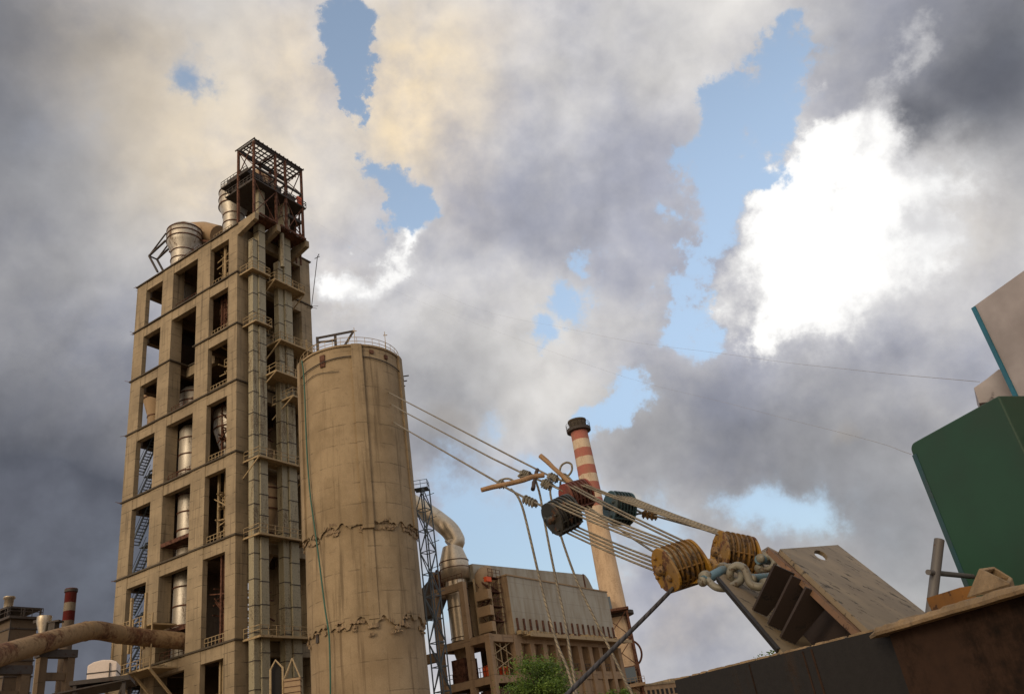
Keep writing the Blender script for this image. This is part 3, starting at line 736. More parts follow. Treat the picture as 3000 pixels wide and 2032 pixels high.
drum('middle_wall', R2-.12, R2-.02, ZB, ZA+2.4, 1.0, 0, M['silo'], 11.)
drum('lower_wall', R3-.36, R3-.22, 0, ZB+2.4, 0, 0, M['silo_low'], 7.)
MB().lathe([(0, ZT-.1), (R1+.3, ZT-.1), (R1+.3, ZT+.14), (0, ZT+.5)], n=96, smooth=False).build('roof', M['silo'], S)
# crumbled ledges: chunks left along the two breaks
def ledge(z, R, seed, cnt):
    for q in range(cnt):
        mb = MB()
        a = random.uniform(-1.6, 1.6); w = random.uniform(.3, 1.5)*random.choice((.5, 1, 1)); h = random.uniform(.1, .5); d = random.uniform(.08, .26)
        zz = jag(a, z, 1., seed)-random.uniform(-.2, 1.1); n_ = 7
        ring = [Vector(((R+random.uniform(.4, 1)*d)*math.cos(a+w/R*(t/n_-.5)), (R+random.uniform(.4, 1)*d)*math.sin(a+w/R*(t/n_-.5)), zz+random.uniform(-.08, .08))) for t in range(n_+1)]
        for p, p2 in zip(ring, ring[1:]):
            q1 = p.normalized()*.35; q1.z = 0
            hh = Vector((0, 0, h*random.uniform(.4, 1)))
            mb.hexa([p-q1, p, p2, p2-q1, p-q1+hh, p+hh, p2+hh, p2-q1+hh])
        mb.build('broken_chunk', M['broken'], S)
ledge(ZA, R2-.02, 3., 58); ledge(ZB, R3-.2, 11., 36)
def ribstrip(a0, w, z0, z1, R, d, n=5):
    mb = MB()
    da = w/R/2
    a = [a0-da+2*da*k/n for k in range(n+1)]
    for p, q in zip(a, a[1:]):
        mb.hexa([((R-.3)*math.cos(p), (R-.3)*math.sin(p), z0), ((R+d)*math.cos(p), (R+d)*math.sin(p), z0), ((R+d)*math.cos(q), (R+d)*math.sin(q), z0), ((R-.3)*math.cos(q), (R-.3)*math.sin(q), z0),
                 ((R-.3)*math.cos(p), (R-.3)*math.sin(p), z1), ((R+d)*math.cos(p), (R+d)*math.sin(p), z1), ((R+d)*math.cos(q), (R+d)*math.sin(q), z1), ((R-.3)*math.cos(q), (R-.3)*math.sin(q), z1)])
    return mb
ribstrip(.13, 1.25, ZA-.5, ZT+.1, R1+.26, .22).build('pilaster', M['silo'], S)
ribstrip(.12, 1.1, ZB+.2, ZA-.4, R2-.02, .09).build('pilaster', M['silo'], S)
ribstrip(1.22, 1.2, ZA, ZT+.1, R1+.26, .2).build('pilaster', M['silo'], S)
ribstrip(-1.22, 1.2, ZA, ZT+.1, R1+.26, .2).build('pilaster', M['silo'], S)
for a, z, w, h in ((-.98, ZB-1., .45, .8), (.62, ZB-.7, .75, 1.), (.72, ZB-10, .7, 1.5)): ribstrip(a, w, z, z+h, R3-.2, .02, 2).build('wall_pocket', M['darksteel'], S)
for a, z, w, h in ((-.52, 47.6, .65, 1.6), (.42, 48.9, .5, .45), (.74, 48.6, .5, .5)): ribstrip(a, w, z, z+h, R1+.26, .06, 2).build('rusty_bracket', M['rust'], S)
mb = MB(); pts = [Vector(((R1)*math.cos(a), (R1)*math.sin(a), ZT+.15)) for a in [2*PI*k/40 for k in range(41)]]
for k in range(40):
    for h in (.55, 1.1): mb.bar(pts[k]+ZZ*h, pts[k+1]+ZZ*h, .05)
    mb.bar(pts[k], pts[k]+ZZ*1.1, .05)
for a, h in ((.12, 2.6), (.8, 2.8)):
    p = Vector((R1*math.cos(a), R1*math.sin(a), ZT)); mb.bar(p, p+ZZ*h, .07); mb.bar(p+Vector((0, -.2, h-.5)), p+Vector((0, .3, h-.5)), .08)
mb.build('railing', M['palesteel'], S)
mb = MB()
p = Vector((3.8, -2.6, ZT))     # small gantry on the roof
a_, b_, c_ = p+Vector((0, -1.2, 0)), p+Vector((0, 1.0, 0)), p+Vector((0, 3.3, 3.5))
mb.bar(a_, a_+ZZ*2.9, .34); mb.bar(b_, b_+ZZ*3.0, .34); mb.bar(a_+ZZ*2.8, c_, .22); mb.bar(a_+ZZ*2.2, b_+ZZ*2.3, .2); mb.bar(b_+ZZ*.2+Vector((0, .3, 0)), c_, .24)
mb.build('roof_gantry', M['darksteel'], S)
mb = MB()
mb.tube([Vector(((R1+.32)*math.cos(a), (R1+.32)*math.sin(a), ZT-1.9+.35*math.cos(a*2))) for a in [-1.5+3*k/30 for k in range(31)]], .07, 6)
mb.tube([Vector(((R1+.3)*math.cos(a), (R1+.3)*math.sin(a), ZT-3.2+.2*math.sin(a*7))) for a in [-1.3+1.1*k/14 for k in range(15)]], .035, 6)
for k in range(3): mb.bar((R1*math.cos(1.35)+.2*k, R1*math.sin(1.35), ZT-2.2-k*.8), (R1*math.cos(1.35)+.2*k, R1*math.sin(1.35)+1.1-.3*k, ZT-2.1-k*.8), .12)
mb.build('hoop_cable', M['darksteel'], S)
# walkway from the tower to the silo roof
mb = MB(); P0, P1 = TC+XV*13.5+YU*-1.0+ZZ*53.6, SCN+Vector((-3.9, 3.4, ZT+1.2))
mb.truss(P0, P1, 6, .7, (0, 0, 1), (P1-P0).cross(ZZ).normalized(), .14, .1)
single('footbridge', mb, M['rust'], 'rusty lattice footbridge between the tower and the silo roof', 'bridge')
# green hose draped down the silo
hp = [(884, 1056), (889, 1090), (893, 1160), (898, 1300), (908, 1440), (924, 1560), (936, 1650), (952, 1780), (964, 1860), (967, 1950), (968, 2045), (966, 2150)]
pts = []
for (x, y) in hp:
    r_ = ray(x, y); o_ = EYEV-SCN; o_.z = 0; d_ = Vector((r_.x, r_.y, 0)); RR = 6.85
    A_, B_, C_ = d_.dot(d_), 2*o_.dot(d_), o_.dot(o_)-RR*RR; D_ = max(0, B_*B_-4*A_*C_); t_ = (-B_-math.sqrt(D_))/(2*A_)
    pts.append(EYEV+r_*t_)
pts[-1].z = max(pts[-1].z, .1)
mb = MB().tube(smoothpath(pts, 5), .085, 8)
single('hose', mb, M['hose'], 'green hose hanging down the left side of the concrete silo', 'hose')
# ------------------------------------------------------------------ bag filter, frame, ducts, chimneys (same grid)
GB = rad(-3.02)
G0 = Vector((110*math.sin(GB), 110*math.cos(GB), 0))
def gl(px, py, x=None, y=None):
    """photo point on the plane local x = const or y = const of the filter grid"""
    n, o = (XV, x) if x is not None else (YU, y)
    p = onplane(px, py, G0+n*o, n)-G0
    return p.dot(XV), p.dot(YU), p.z
B = empty('bag_filter_house', 'long pale clad bag filter house on a row of concrete piers', 'filter house', G0, RZ)
LX = 29.2
MB().box(0, LX, .02, 6.5, 17.1, 24.55).build('housing', M['sheet'], B)
MB().box(-.05, -.0, .0, 6.5, 17.1, 24.5).build('end_wall', M['sheet2'], B)
MB().box(-.12, LX+.12, -.1, 6.6, 24.55, 24.72).build('roof', M['dustwall'], B)
# raised rear chamber
MB().prism([(-1.5, 4.2, 24.73), (31, 4.2, 24.73), (31, 4.2, 28.6), (-1.5, 4.2, 27.0)], (0, 3.5, 0)).prism([(31, 4.2, 24.73), (33.3, 4.2, 24.73), (33.2, 4.2, 26.2), (31.9, 4.2, 28.0), (31, 4.2, 28.6)], (0, 3.5, 0)).build('rear_chamber', M['sheet'], B)
MB().box(30.1, 30.35, 4.05, 4.2, 24.73, 28.6).build('corner_strip', M['rust'], B)
MB().tube(arc((.6, 3.4, 24.4), (0, 0, 1.3), (-1.6, 0, 0), 0, PI/2, 8)+[Vector((-1., 3.4, 22.5))], 1.0, 18).build('inlet_duct', M['dustwall'], B)
for k in range(18):
    x = .75+k*1.63
    mb = MB().box(x, x+.32, -.14, .02, 17.5, 19.1).box(x-.12, x+.5, -.3, .02, 17.2, 17.6)
    mb.build('valve_column', M['rust'], B)
mb = MB().box(1.6, 32., -1.3, .02, 16.75, 16.95).box(1.6, 32., -1.34, -1.3, 16.6, 17.05)
for k in range(40):
    x = random.uniform(.2, 29); mb.box(x, x+random.uniform(.2, .6), -.8, -.1, 16.95, 17.+random.uniform(.2, .55))
mb.build('walkway', M['palesteel'], B)
MB().box(-.3, 29.4, .1, .7, 16.0, 17.09).build('ring_beam', M['frame'], B)
for k in range(10):
    x = .1+k*3.22
    MB().hexa([(x, -.1, 0), (x+1.05, -.1, 0), (x+1.05, 1.2, 0), (x, 1.2, 0), (x, .0, 16.0), (x+1.05, .0, 16.0), (x+1.05, 1.2, 16.0), (x, 1.2, 16.0)]).build('pier', M['frame'], B)
    if k < 9:
        MB().hexa([(x+1.6, 1.6, 11.6), (x+2.6, 1.6, 11.6), (x+2.6, 3.4, 11.6), (x+1.6, 3.4, 11.6), (x+1.1, .75, 16.9), (x+3.2, .75, 16.9), (x+3.2, 5.4, 16.9), (x+1.1, 5.4, 16.9)]).build('hopper', M['dustwall'], B)
        MB().box(x+1.05, x+3.22, .15, 1.0, 11.55, 12.6).build('tie_beam', M['frame'], B)
        if k < 7: MB().box(x+1.05, x+3.22, .3, .6, 0, 11.55).build('infill_wall', M['frame'], B)
        else:
            MB().box(x+1.05, x+3.22, .3, .6, 0, 8.8).box(x+1.05, x+3.22, 2.4, 2.6, 8.8, 11.5).build('infill_wall', M['inner'], B)
for x in (13.9, 16.9, 19.6): MB().box(x, x+.9, -.25, .3, 9.3, 9.5).box(x+.3, x+.5, -.2, .3, 8.3, 9.3).build('wall_bracket', M['darksteel'], B)
MB().box(0, 30, 5.4, 5.7, 12., 17.).box(0, 30, 5.8, 6.1, 0, 12.8).build('rear_wall', M['inner'], B)
mb = MB()
for k in range(9): mb.box(1.3+k*3.22, 3.1+k*3.22, 1.4, 3.2, 10.9, 11.7)
mb.railing([(1, .2, 12.6), (29, .2, 12.6)], 1.0, 1.2, .05)
mb.build('screw_conveyor', M['darksteel'], B)

# concrete frame carrying the vertical duct
Fm = empty('concrete_frame', 'brown concrete frame around the vertical steel duct beside the filter house', 'frame', G0, RZ)
MAT = M['frame']
def fcol(x, y, z1, w=.75):
    MB().box(x-w/2, x+w/2, y-w/2, y+w/2, 0, z1).build('column', MAT, Fm)
for x, y, z in ((-6, .1, 16.9), (-6, 3.1, 23.9), (-6, 7.6, 23.9), (-.5, .1, 16.9), (-.5, 3.1, 16.9), (-.5, 7.6, 23.9)): fcol(x, y, z)
def fbeam(a, b_, h=.85, w=.6, m=None): MB().bar(a, b_, w, h).build('beam', m or MAT, Fm)
for z in (16.4, 11.6, 6.5):
    fbeam((-6, .48, z), (-6, 2.72, z)); fbeam((-6, 3.48, z), (-6, 7.22, z)); fbeam((-5.62, .1, z), (-.88, .1, z)); fbeam((-5.62, 3.1, z-.02), (-.88, 3.1, z-.02)); fbeam((-5.62, 7.6, z), (-.88, 7.6, z)); fbeam((-.5, .48, z-.03), (-.5, 2.72, z-.03)); fbeam((-.5, 3.48, z-.03), (-.5, 7.22, z-.03))
fbeam((-6, 3.48, 23.4), (-6, 7.22, 23.4), .9); fbeam((-5.62, 7.6, 23.4), (-.88, 7.6, 23.4), .9)
fbeam((-6.4, 8.0, 15.6), (-8.2, 15.5, 15.4), 1.1, .9, M['inner']); fbeam((-6.4, 8.0, 10.6), (-8.2, 15.5, 10.5), .8, .9, M['inner'])
for z in (16.9, 12.1, 7.0):
    MB().box(-5.9, -.6, .2, 7.5, z-.1, z+.05).build('floor', M['inner'], Fm)
mb = MB()
mb.railing([(-5.7, 7.2, 12.15), (-5.7, .5, 12.15), (-.9, .5, 12.15)], 1.1, .8, .06); mb.railing([(-6., 3, 24.), (-6., 7.6, 24.)], 1., .8, .05)
mb.build('railing', M['rust'], Fm)
mb = MB(); mb.lathe([(.9, 12.2), (.9, 13.4), (.3, 13.6)], (-4., 1.9, 0), 14); mb.box(-2.6, -1.2, 1., 2.4, 12.2, 13.3)
mb.build('pump_set', M['orange'], Fm)
mb = MB().box(-5.2, -1, .3, 2.8, 7.1, 10.6).box(-5.2, -1, 3.5, 7, 7.1, 9.4).box(-4.8, -2, 5, 7., 12.2, 15.0)
mb.build('machine_housing', M['rust'], Fm)
mb = MB()
for z in (12.6, 14.4): 
    mb.bar((-5.4, .2, z), (-.9, .2, z+1.7), .1); mb.bar((-5.4, .2, z+1.7), (-.9, .2, z), .1)
for x in (-4.6, -3.4, -2.1): mb.bar((x, .3, 12), (x, .3, 16.2), .12)
mb.build('bracing', M['palesteel'], Fm)

# vertical galvanised duct with its cone and bend
def ap(px, py, d=111.): return at(1180+px*.43333, 1350+py*.43333, d)
pb, pc = ap(383, 1215), ap(372, 690)
ctr = Vector((ap(370, 900).x, ap(370, 900).y, 0))
D = empty('gas_duct', 'shiny galvanised duct with a cone and bend rising from the concrete frame', 'duct', ctr)
zb = 17.3; zc = ap(372, 800).z; zd = ap(372, 680).z; ze = ap(360, 575).z
MB().lathe([(1.46, zb), (1.46, zc-1.2), (1.46, zc-.2)], n=40).build('lower_barrel', M['duct'], D)
MB().lathe([(1.46, zc-.21), (1.96, zc-.1), (1.96, zd), (1.28, ze)], n=44).build('cone', M['duct'], D)
pth = [Vector((0, 0, ze-.02))]
for (x, y) in ((357, 545), (346, 512), (326, 478), (296, 446), (255, 413), (205, 375), (120, 318), (40, 268), (-60, 205)):
    p = ap(x, y, 111+max(0, (300-x))*.02); pth.append(p-ctr)
MB().tube(smoothpath(pth, 4), 1.28, 32).build('bend', M['duct'], D)
for z in (zb+.4, zb+4.2, zc-1.4, zc+1.4, zd): MB().lathe([(1.47 if z < zc else 1.97, z-.05), (1.52 if z < zc else 2.02, z-.05), (1.52 if z < zc else 2.02, z+.05), (1.47 if z < zc else 1.97, z+.05)], n=44, smooth=False).build('seam_band', M['rust'], D)
MB().lathe([(1.4, 16.9), (1.4, 16.3), (.35, 12.4), (.35, 12.2)], n=32).build('bottom_hopper', M['dustwall'], D)
# side pipe and hood to the left of the cone
p0, p1, p2 = ap(290, 790, 112), ap(205, 805, 112.5), ap(150, 850, 113)
mb = MB().tube([p0, p1], 1.05, 24)
r = empty('branch_duct', 'dusty branch duct and dark hood left of the cone, near the silo edge', 'duct', p1)
mb.v = [v-p1 for v in mb.v]; mb.build('pipe', M['dustwall'], r)
mb = MB()
for t in (.25, .6): 
    c = p0.lerp(p1, t); mb.lathe([(1.06, -.07), (1.3, -.07), (1.3, .07), (1.06, .07)], c-p1, 28, False, ax=(p1-p0))
mb.build('flange', M['rust'], r)
h = [ap(x, y, 113.5)-p1 for x, y in ((205, 770), (240, 910), (190, 1040), (60, 1080), (40, 1000), (110, 880))]
MB().prism(h, CF*0+Vector((.8, 3.0, 0))).build('hood', M['darksteel'], r)
# blue lattice mast
a, b_ = at(1285, 2040, 106), at(1222, 1436, 106); a.z = 0; b_.x, b_.y = a.x, a.y
a = Vector((at(1265, 1720, 106).x, at(1265, 1720, 106).y, 0)); b_ = Vector((a.x, a.y, at(1222, 1436, 106).z))
mb = MB().truss(a, b_, 13, .72, YU, XV, .16, .1); mb.box(b_.x-.9, b_.x+.9, b_.y-.9, b_.y+.9, b_.z, b_.z+.08)
mb.railing([b_+Vector((-.9, -.9, 0)), b_+Vector((.9, -.9, 0)), b_+Vector((.9, .9, 0))], 1.1, .9, .06)
for k in range(5): mb.bar(b_-ZZ*(k*3.2+1), b_-ZZ*(k*3.2+1)+Vector((1.6, 0, .3)), .07)
single('lattice_mast', mb, M['bluesteel'], 'slim blue grey lattice mast between the silo and the shiny duct', 'mast')
# stair tower against the filter house end
St = empty('stair_tower', 'rusty steel stair tower against the end wall of the filter house', 'stair tower', G0+XV*-3.0+YU*.9, RZ)
for x, y in ((0, 0), (2.2, 0), (0, 2.4), (2.2, 2.4)): MB().bar((x, y, 16.95), (x, y, 24.6), .2).build('post', M['palesteel'], St)
for k in range(4):
    z = 17+k*1.85; mb = MB()
    mb.box(-.3, 2.5, -.2, .7, z+1.7, z+1.78); mb.railing([(-.3, -.2, z+1.78), (2.5, -.2, z+1.78)], 1., .9, .05)
    ya, yb = (0.2, 2.2) if k % 2 else (2.2, .2)
    for dx in (.2, 1.2): mb.bar((dx+(k % 2), ya, z), (dx+(k % 2), yb, z+1.8), .08, .24)
    for s in range(8): t = s/8; mb.box(.2+(k % 2), 1.2+(k % 2), ya+(yb-ya)*t-.12, ya+(yb-ya)*t+.12, z+1.8*t, z+1.8*t+.04)
    mb.bar((0, -.05, z), (2.2, -.05, z+1.8), .07); mb.bar((2.2, 2.4, z), (0, 2.4, z+1.8), .07)
    mb.build('stair_flight', M['rust'], St)
MB().box(-1.2, -.4, -.4, 1.6, 17.4, 18.6).box(-1.2, -.4, -.4, 1.6, 19.4, 20.6).box(-1.2, -.4, -.4, 1.6, 21.4, 22.6).build('duct_panel', M['dustwall'], St)
MB().box(-1., .1, -.35, .1, 23.6, 24.2).build('red_panel', M['orange'], St)

# big striped chimney
CB = rad(3.87); CD = 185.
CC = Vector((CD*math.sin(CB), CD*math.cos(CB), 0))
def cz(py_c, x=None):
    """height of a photo row on the chimney axis"""
    px = 1697+.193*(py_c-1265); return at(px, py_c, CD).z
band = [(0, (204, 178, 146))]
for y, c in ((1530, (206, 186, 160)), (1488, (166, 102, 90)), (1464, (202, 182, 156)), (1441, (166, 102, 90)), (1417, (202, 184, 160)), (1393, (166, 102, 90)), (1367, (202, 184, 160)), (1342, (166, 102, 90)), (1317, (202, 184, 160)), (1291, (166, 102, 90)), (1266, (72, 60, 52))):
    band.append((cz(y), c))
M['chim'] = brick_bands('chimney_paint', band, (150, 122, 96))
Ch = empty('chimney', 'tall concrete chimney with faded red and white bands behind the filter house', 'chimney', CC)
zt = cz(1262)
MB().lathe([(2.75, 0), (2.68, 18), (2.62, 30), (2.25, zt-12), (2.05, zt-2.5), (2.05, zt)], n=56).build('shaft', M['chim'], Ch)
MB().lathe([(2.0, zt-.2), (2.9, zt-.2), (2.95, zt+.5), (2.3, zt+.7)], n=48, smooth=False).build('gallery', M['darksteel'], Ch)
MB().lathe([(2.1, zt+.6), (2.1, zt+2.2), (2.25, zt+2.3), (2.25, zt+2.7), (1.85, zt+2.7), (1.7, zt+.8)], n=48, smooth=False).build('cap', M['lip'], Ch)
mb = MB(); pts = [Vector((2.9*math.cos(2*PI*k/20), 2.9*math.sin(2*PI*k/20), zt+.5)) for k in range(21)]; mb.railing(pts, 1.3, .9, .05)
mb.build('railing', M['darksteel'], Ch)
zp = at(1832, 1792, CD).z
MB().lathe([(2.6, zp-1.0), (3.9, zp-.6), (3.9, zp+.1), (2.6, zp+.1)], n=40, smooth=False).build('platform', M['darksteel'], Ch)
mb = MB(); c = Vector((at(1862, 1900, CD).x-CC.x, at(1862, 1900, CD).y-CC.y, at(1862, 1910, CD).z))
mb.tube(arc(c-Vector((1.2, 0, 0)), (2.3, 0, 0), (0, 0, 2.6), -1.5, 1.5, 14), .22, 8); mb.bar(c+Vector((-1, 0, -2.4)), c+Vector((-3.4, 0, -5.6)), .4)
mb.build('service_pipe', M['rust'], Ch)
# steel trestle in front of the chimney base
d_ = CD-6
q = lambda x, y: at(1180+x*.43333, 1350+y*.43333, d_)
Tr = empty('steel_trestle', 'rusty braced steel trestle in front of the chimney base', 'trestle', (q(1500, 1300).x, q(1500, 1300).y, 0))
o_ = Vector((q(1500, 1300).x, q(1500, 1300).y, 0))
mb = MB()
ztp = q(1520, 1000).z; xa = q(1390, 1300)-o_; xb = q(1565, 1250)-o_; xa.z = xb.z = 0
for s in (Vector((0, 0, 0)), Vector((0, 4, 0))):
    for a in (xa, xb): mb.bar(a+s, a+s+ZZ*ztp, .4)
    n = 5
    for k in range(n):
        z0, z1 = ztp*k/n, ztp*(k+1)/n
        mb.bar(xa+s+ZZ*z1, xb+s+ZZ*z1, .28); mb.bar(xa+s+ZZ*z0, xb+s+ZZ*z1, .16); mb.bar(xb+s+ZZ*z0, xa+s+ZZ*z1, .16)
mb.build('bracing', M['rust'], Tr)
MB().box(xa.x-1, xb.x+.4, -1, 5, ztp, ztp+.5).build('deck', M['rust'], Tr)
MB().box(xa.x+.3, xa.x+2.6, 0, 2, ztp+.5, ztp+3.2).build('motor_house', M['bluesteel'], Tr)
zq = q(1540, 1450).z
MB().box(xa.x+.4, xb.x-.8, -.6, 3, zq-1.2, zq+1.6).build('cabin', M['bluesteel'], Tr)
mb = MB().box(xa.x-.6, xb.x+.6, -1.4, 4.5, zq-2.2, zq-1.6); mb.railing([(xa.x-.6, -1.4, zq-1.6), (xb.x+.6, -1.4, zq-1.6)], 1.1, 1., .08)
mb.build('platform', M['frame'], Tr)

# ---- far left: small striped stack, clad house, pipe bridge, white tank
LB = 140.
p = at(192, 1900, LB); cc = Vector((p.x, p.y, 0)); zr = lambda y: at(203-.12*(y-1725), y, LB).z
M['stack'] = brick_bands('stack_paint', [(0, (150, 136, 122)), (zr(1819), (120, 40, 40)), (zr(1790), (186, 176, 158)), (zr(1766), (122, 40, 38)), (zr(1736), (84, 34, 34))], (110, 90, 76))
Sk = empty('striped_stack', 'small stack with fresh red and white bands, far left behind the rusty pipe', 'chimney', cc)
MB().lathe([(.9, 0), (.8, zr(1724)-.4), (.86, zr(1724)-.4), (.86, zr(1724)), (.65, zr(1724)), (.65, zr(1724)-1)], n=32).build('shaft', M['stack'], Sk)
MB().lathe([(.85, zr(1724)-.5), (.92, zr(1724)-.5), (.92, zr(1724)-.1), (.85, zr(1724)-.1)], n=32, smooth=False).build('rim', M['darksteel'], Sk)

W0 = at(33, 1815, 122); W0.z = 0
H = empty('clad_house', 'dark brown clad process house with roof gantry at the far left', 'building', W0, RZ)
zt = at(33, 1812, 122).z
MB().box(0, 3.3, 0, 14, 0, zt).build('wall', M['housewall'], H)
mb = MB()
for k in range(6): mb.box(-.12, 3.42, -.12, 14, zt-1.2-k*1.9, zt-1.05-k*1.9)
mb.bar((-.1, -.1, 0), (-.1, -.1, zt), .1)
mb.build('cladding_rails', M['darksteel'], H)
mb = MB().box(-.6, 3.6, -.6, 14.4, zt, zt+.3)
mb.box(-.2, 4.3, 1, 13, zt+1.6, zt+1.8)
for x in (0, 2, 4.1): mb.bar((x, 1, zt), (x, 1, zt+1.7), .2); mb.bar((x, 9, zt), (x, 9, zt+1.7), .2)
mb.railing([(-.5, 14, zt+.3), (-.5, -.5, zt+.3), (3.6, -.5, zt+.3)], 1.1, 1.2, .07)
mb.build('roof_gantry', M['darksteel'], H)
MB().lathe([(.55, zt+1.8), (.55, zt+3.3), (.7, zt+3.35), (.7, zt+3.6)], (1.2, 3.5, 0), 20).build('roof_stack', M['duct'], H)
pz = at(130, 1812, 118)
C = empty('dust_hopper', 'pale conical hopper with a long shiny downpipe beside the clad house', 'hopper', (pz.x, pz.y, 0))
zq = pz.z; zz_ = at(127, 1855, 118).z
dx = at(112, 2000, 118)-pz; dx.z = 0
MB().lathe([(.85, zq+.3), (.85, zq-.4), (.45, zz_), (.45, 0)], n=28).build('shell', M['duct'], C)
mb = MB(); mb.bar((-1.5, .3, zq-.1), (0, .3, zq), .35); mb.box(.9, 1.7, -.5, .5, zq-4, zq-.6); mb.box(.8, 2.2, -.6, .6, zq-.7, zq-.5)
mb.build('attached_casing', M['darksteel'], C)

# rusty pipe bridge into the tower
pp = [at(-60, 1942, 92), at(0, 1919, 96), at(110, 1886, 101), at(200, 1861, 105.5), at(250, 1848, 108), at(290, 1846, 110.5), at(350, 1857, 113.5), at(420, 1866, 116), at(480, 1871, 117.5), at(550, 1878, 119)]
o_ = pp[0].copy()
P = empty('rusty_pipe', 'thick rusty bent pipe running from the left edge into the tower', 'pipe', o_)
MB().tube([a-o_ for a in smoothpath(pp, 6)], 1.06, 28).build('shell', M['rustpipe'], P)
for i in (2, 4, 6): MB().lathe([(1.05, -.05), (1.11, -.05), (1.11, .05), (1.05, .05)], pp[i]-o_, 28, False, ax=(pp[i+1]-pp[i-1])).build('weld_band', M['rustpipe'], P)
def trestle(px, py, d, w, label, mat):
    t = at(px, py, d); r = empty('pipe_trestle', label, 'trestle', (t.x, t.y, 0), RZ)
    for s in (-w/2, w/2): MB().box(s-.4, s+.4, -.4, .4, 0, t.z-1.3).build('leg', M[mat], r)
    MB().box(-w/2-.6, w/2+.6, -.5, .5, t.z-1.9, t.z-1.1).build('cross_beam', M['darksteel'], r)
    MB().box(-w/2+.4, w/2-.4, -.2, .2, t.z-4.2, t.z-3.4).build('tie', M[mat], r)
trestle(170, 1872, 104, 3.0, 'concrete trestle under the rusty pipe, nearest the tower', 'inner')
trestle(25, 1915, 97, 3.4, 'concrete trestle under the rusty pipe at the left edge', 'inner')
Pl = TC.copy()
mb = MB()
mb.box(-4.2, -.24, 10.5, 21, 19.5, 19.7); mb.hexa([(-5.5, 13, 19.2), (-.3, 13, 20.3), (-.3, 22, 20.3), (-5.5, 22, 19.2), (-5.5, 13, 19.35), (-.3, 13, 20.45), (-.3, 22, 20.45), (-5.5, 22, 19.35)])
r = empty('pipe_platform', 'steel platform with sloped roof sheet hung on the tower under the rusty pipe', 'platform', TC, RZ)
mb.build('deck', M['palesteel'], r)
mb = MB()
for u in (10.6, 14, 17.5, 21): mb.bar((-4.2, u, 19.5), (-.1, u, 15.5), .25)
for u in (10.6, 12.6, 14.6, 16.6, 18.6): mb.bar((-4.1, u, 19.7), (-4.1, u, 26.2), .16)
for u in (12.0, 15.0): mb.bar((-4.2, u, 22.0), (-4.2, u, 29.), .3)
mb.railing([(-4.1, 10.6, 19.7), (-4.1, 18.6, 19.7)], 1.2, 1.3, .07); mb.railing([(-4.1, 10.6, 25), (-4.1, 18.6, 25)], 1.2, 1.3, .07)
mb.box(-4.0, -.5, 10.6, 18.7, 24.8, 25.0)
mb.build('steelwork', M['palesteel'], r)
# white tank on its stand
wt = at(305, 1968, 62); ww = empty('white_tank', 'white box tank with rounded top on a dark stand near the tower foot', 'tank', (wt.x, wt.y, 0), rad(20))
zt, zl = at(300, 1938, 62).z, at(305, 1992, 62).z
hw = .86; prof = [(-hw, 0, zl), (hw, 0, zl), (hw, 0, zt-.22), (hw*.6, 0, zt-.06), (0, 0, zt), (-hw*.6, 0, zt-.08), (-hw, 0, zt-.26)]
MB().prism([(x, -.9, z) for x, y, z in prof], (0, 1.8, 0)).build('tank', M['white'], ww, .06)
mb = MB().box(-hw-.03, hw+.03, -.93, .93, zl+.35, zl+.42); mb.bar((.45, -.96, zl), (.45, -.96, zl+.9), .06)
mb.build('band', M['darksteel'], ww)
mb = MB().box(-1.7, 1.7, -1.6, 1.6, zl-.3, zl-.05)
for x in (-1.4, 1.4):
    for y in (-1.4, 1.4): mb.bar((x, y, 0), (x, y, zl-.3), .2)
mb.bar((-1.4, -1.4, 2), (1.4, -1.4, zl-.4), .1); mb.bar((1.4, -1.4, 2), (-1.4, -1.4, zl-.4), .1); mb.hexa([(-2.6, -1.7, zl-.75), (1.8, -1.7, zl-.35), (1.8, 1.7, zl-.35), (-2.6, 1.7, zl-.75), (-2.6, -1.7, zl-.65), (1.8, -1.7, zl-.3), (1.8, 1.7, zl-.3), (-2.6, 1.7, zl-.65)])
mb.build('stand', M['darksteel'], ww)
# pointed-arch gateway and tiled cap at the silo foot
d_ = 84.
q = lambda x, y: at(300+x*.30626, 1550+y*.30626, d_)
a = [q(1598, 1600), q(1608, 1340), q(1655, 1250), q(1725, 1320), q(1722, 1600)]
a[0].z = 0; a[-1].z = 0
o_ = (a[0]+a[-1])/2; r = empty('pointed_arch', 'white pointed arch frame at the foot of the silo', 'arch', o_)
MB().tube([v-o_ for v in a], .11, 8).build('frame', M['palesteel'], r)
MB().prism([v-o_+Vector((0, .3, 0)) for v in a], (0, .3, 0)).build('dark_opening', M['anchor'], r)
c0 = q(1820, 1430); b0 = Vector((c0.x, c0.y, 0)); w = .95*(q(1900, 1430)-q(1740, 1430)).length/2
K = empty('tiled_kiosk', 'small yellow boarded kiosk with a peaked wire frame beside the pointed arch', 'kiosk', b0, rad(13))
MB().box(-w, w, -w, w, 0, c0.z).build('wall', M['wood_y'] if 'wood_y' in M else M['dustwall'], K)
mb = MB()
for k in range(16): mb.box(-w-.04, w+.04, -w-.04, w+.04, c0.z-.25-k*.5, c0.z-.2-k*.5)
mb.build('boards', M['rust'], K)
zt = q(1820, 1230).z; mb = MB()
for s in ((-w, -w), (w, -w), (w, w), (-w, w)): mb.bar((s[0], s[1], c0.z), (0, 0, zt), .09)
mb.build('peak_frame', M['palesteel'], K)

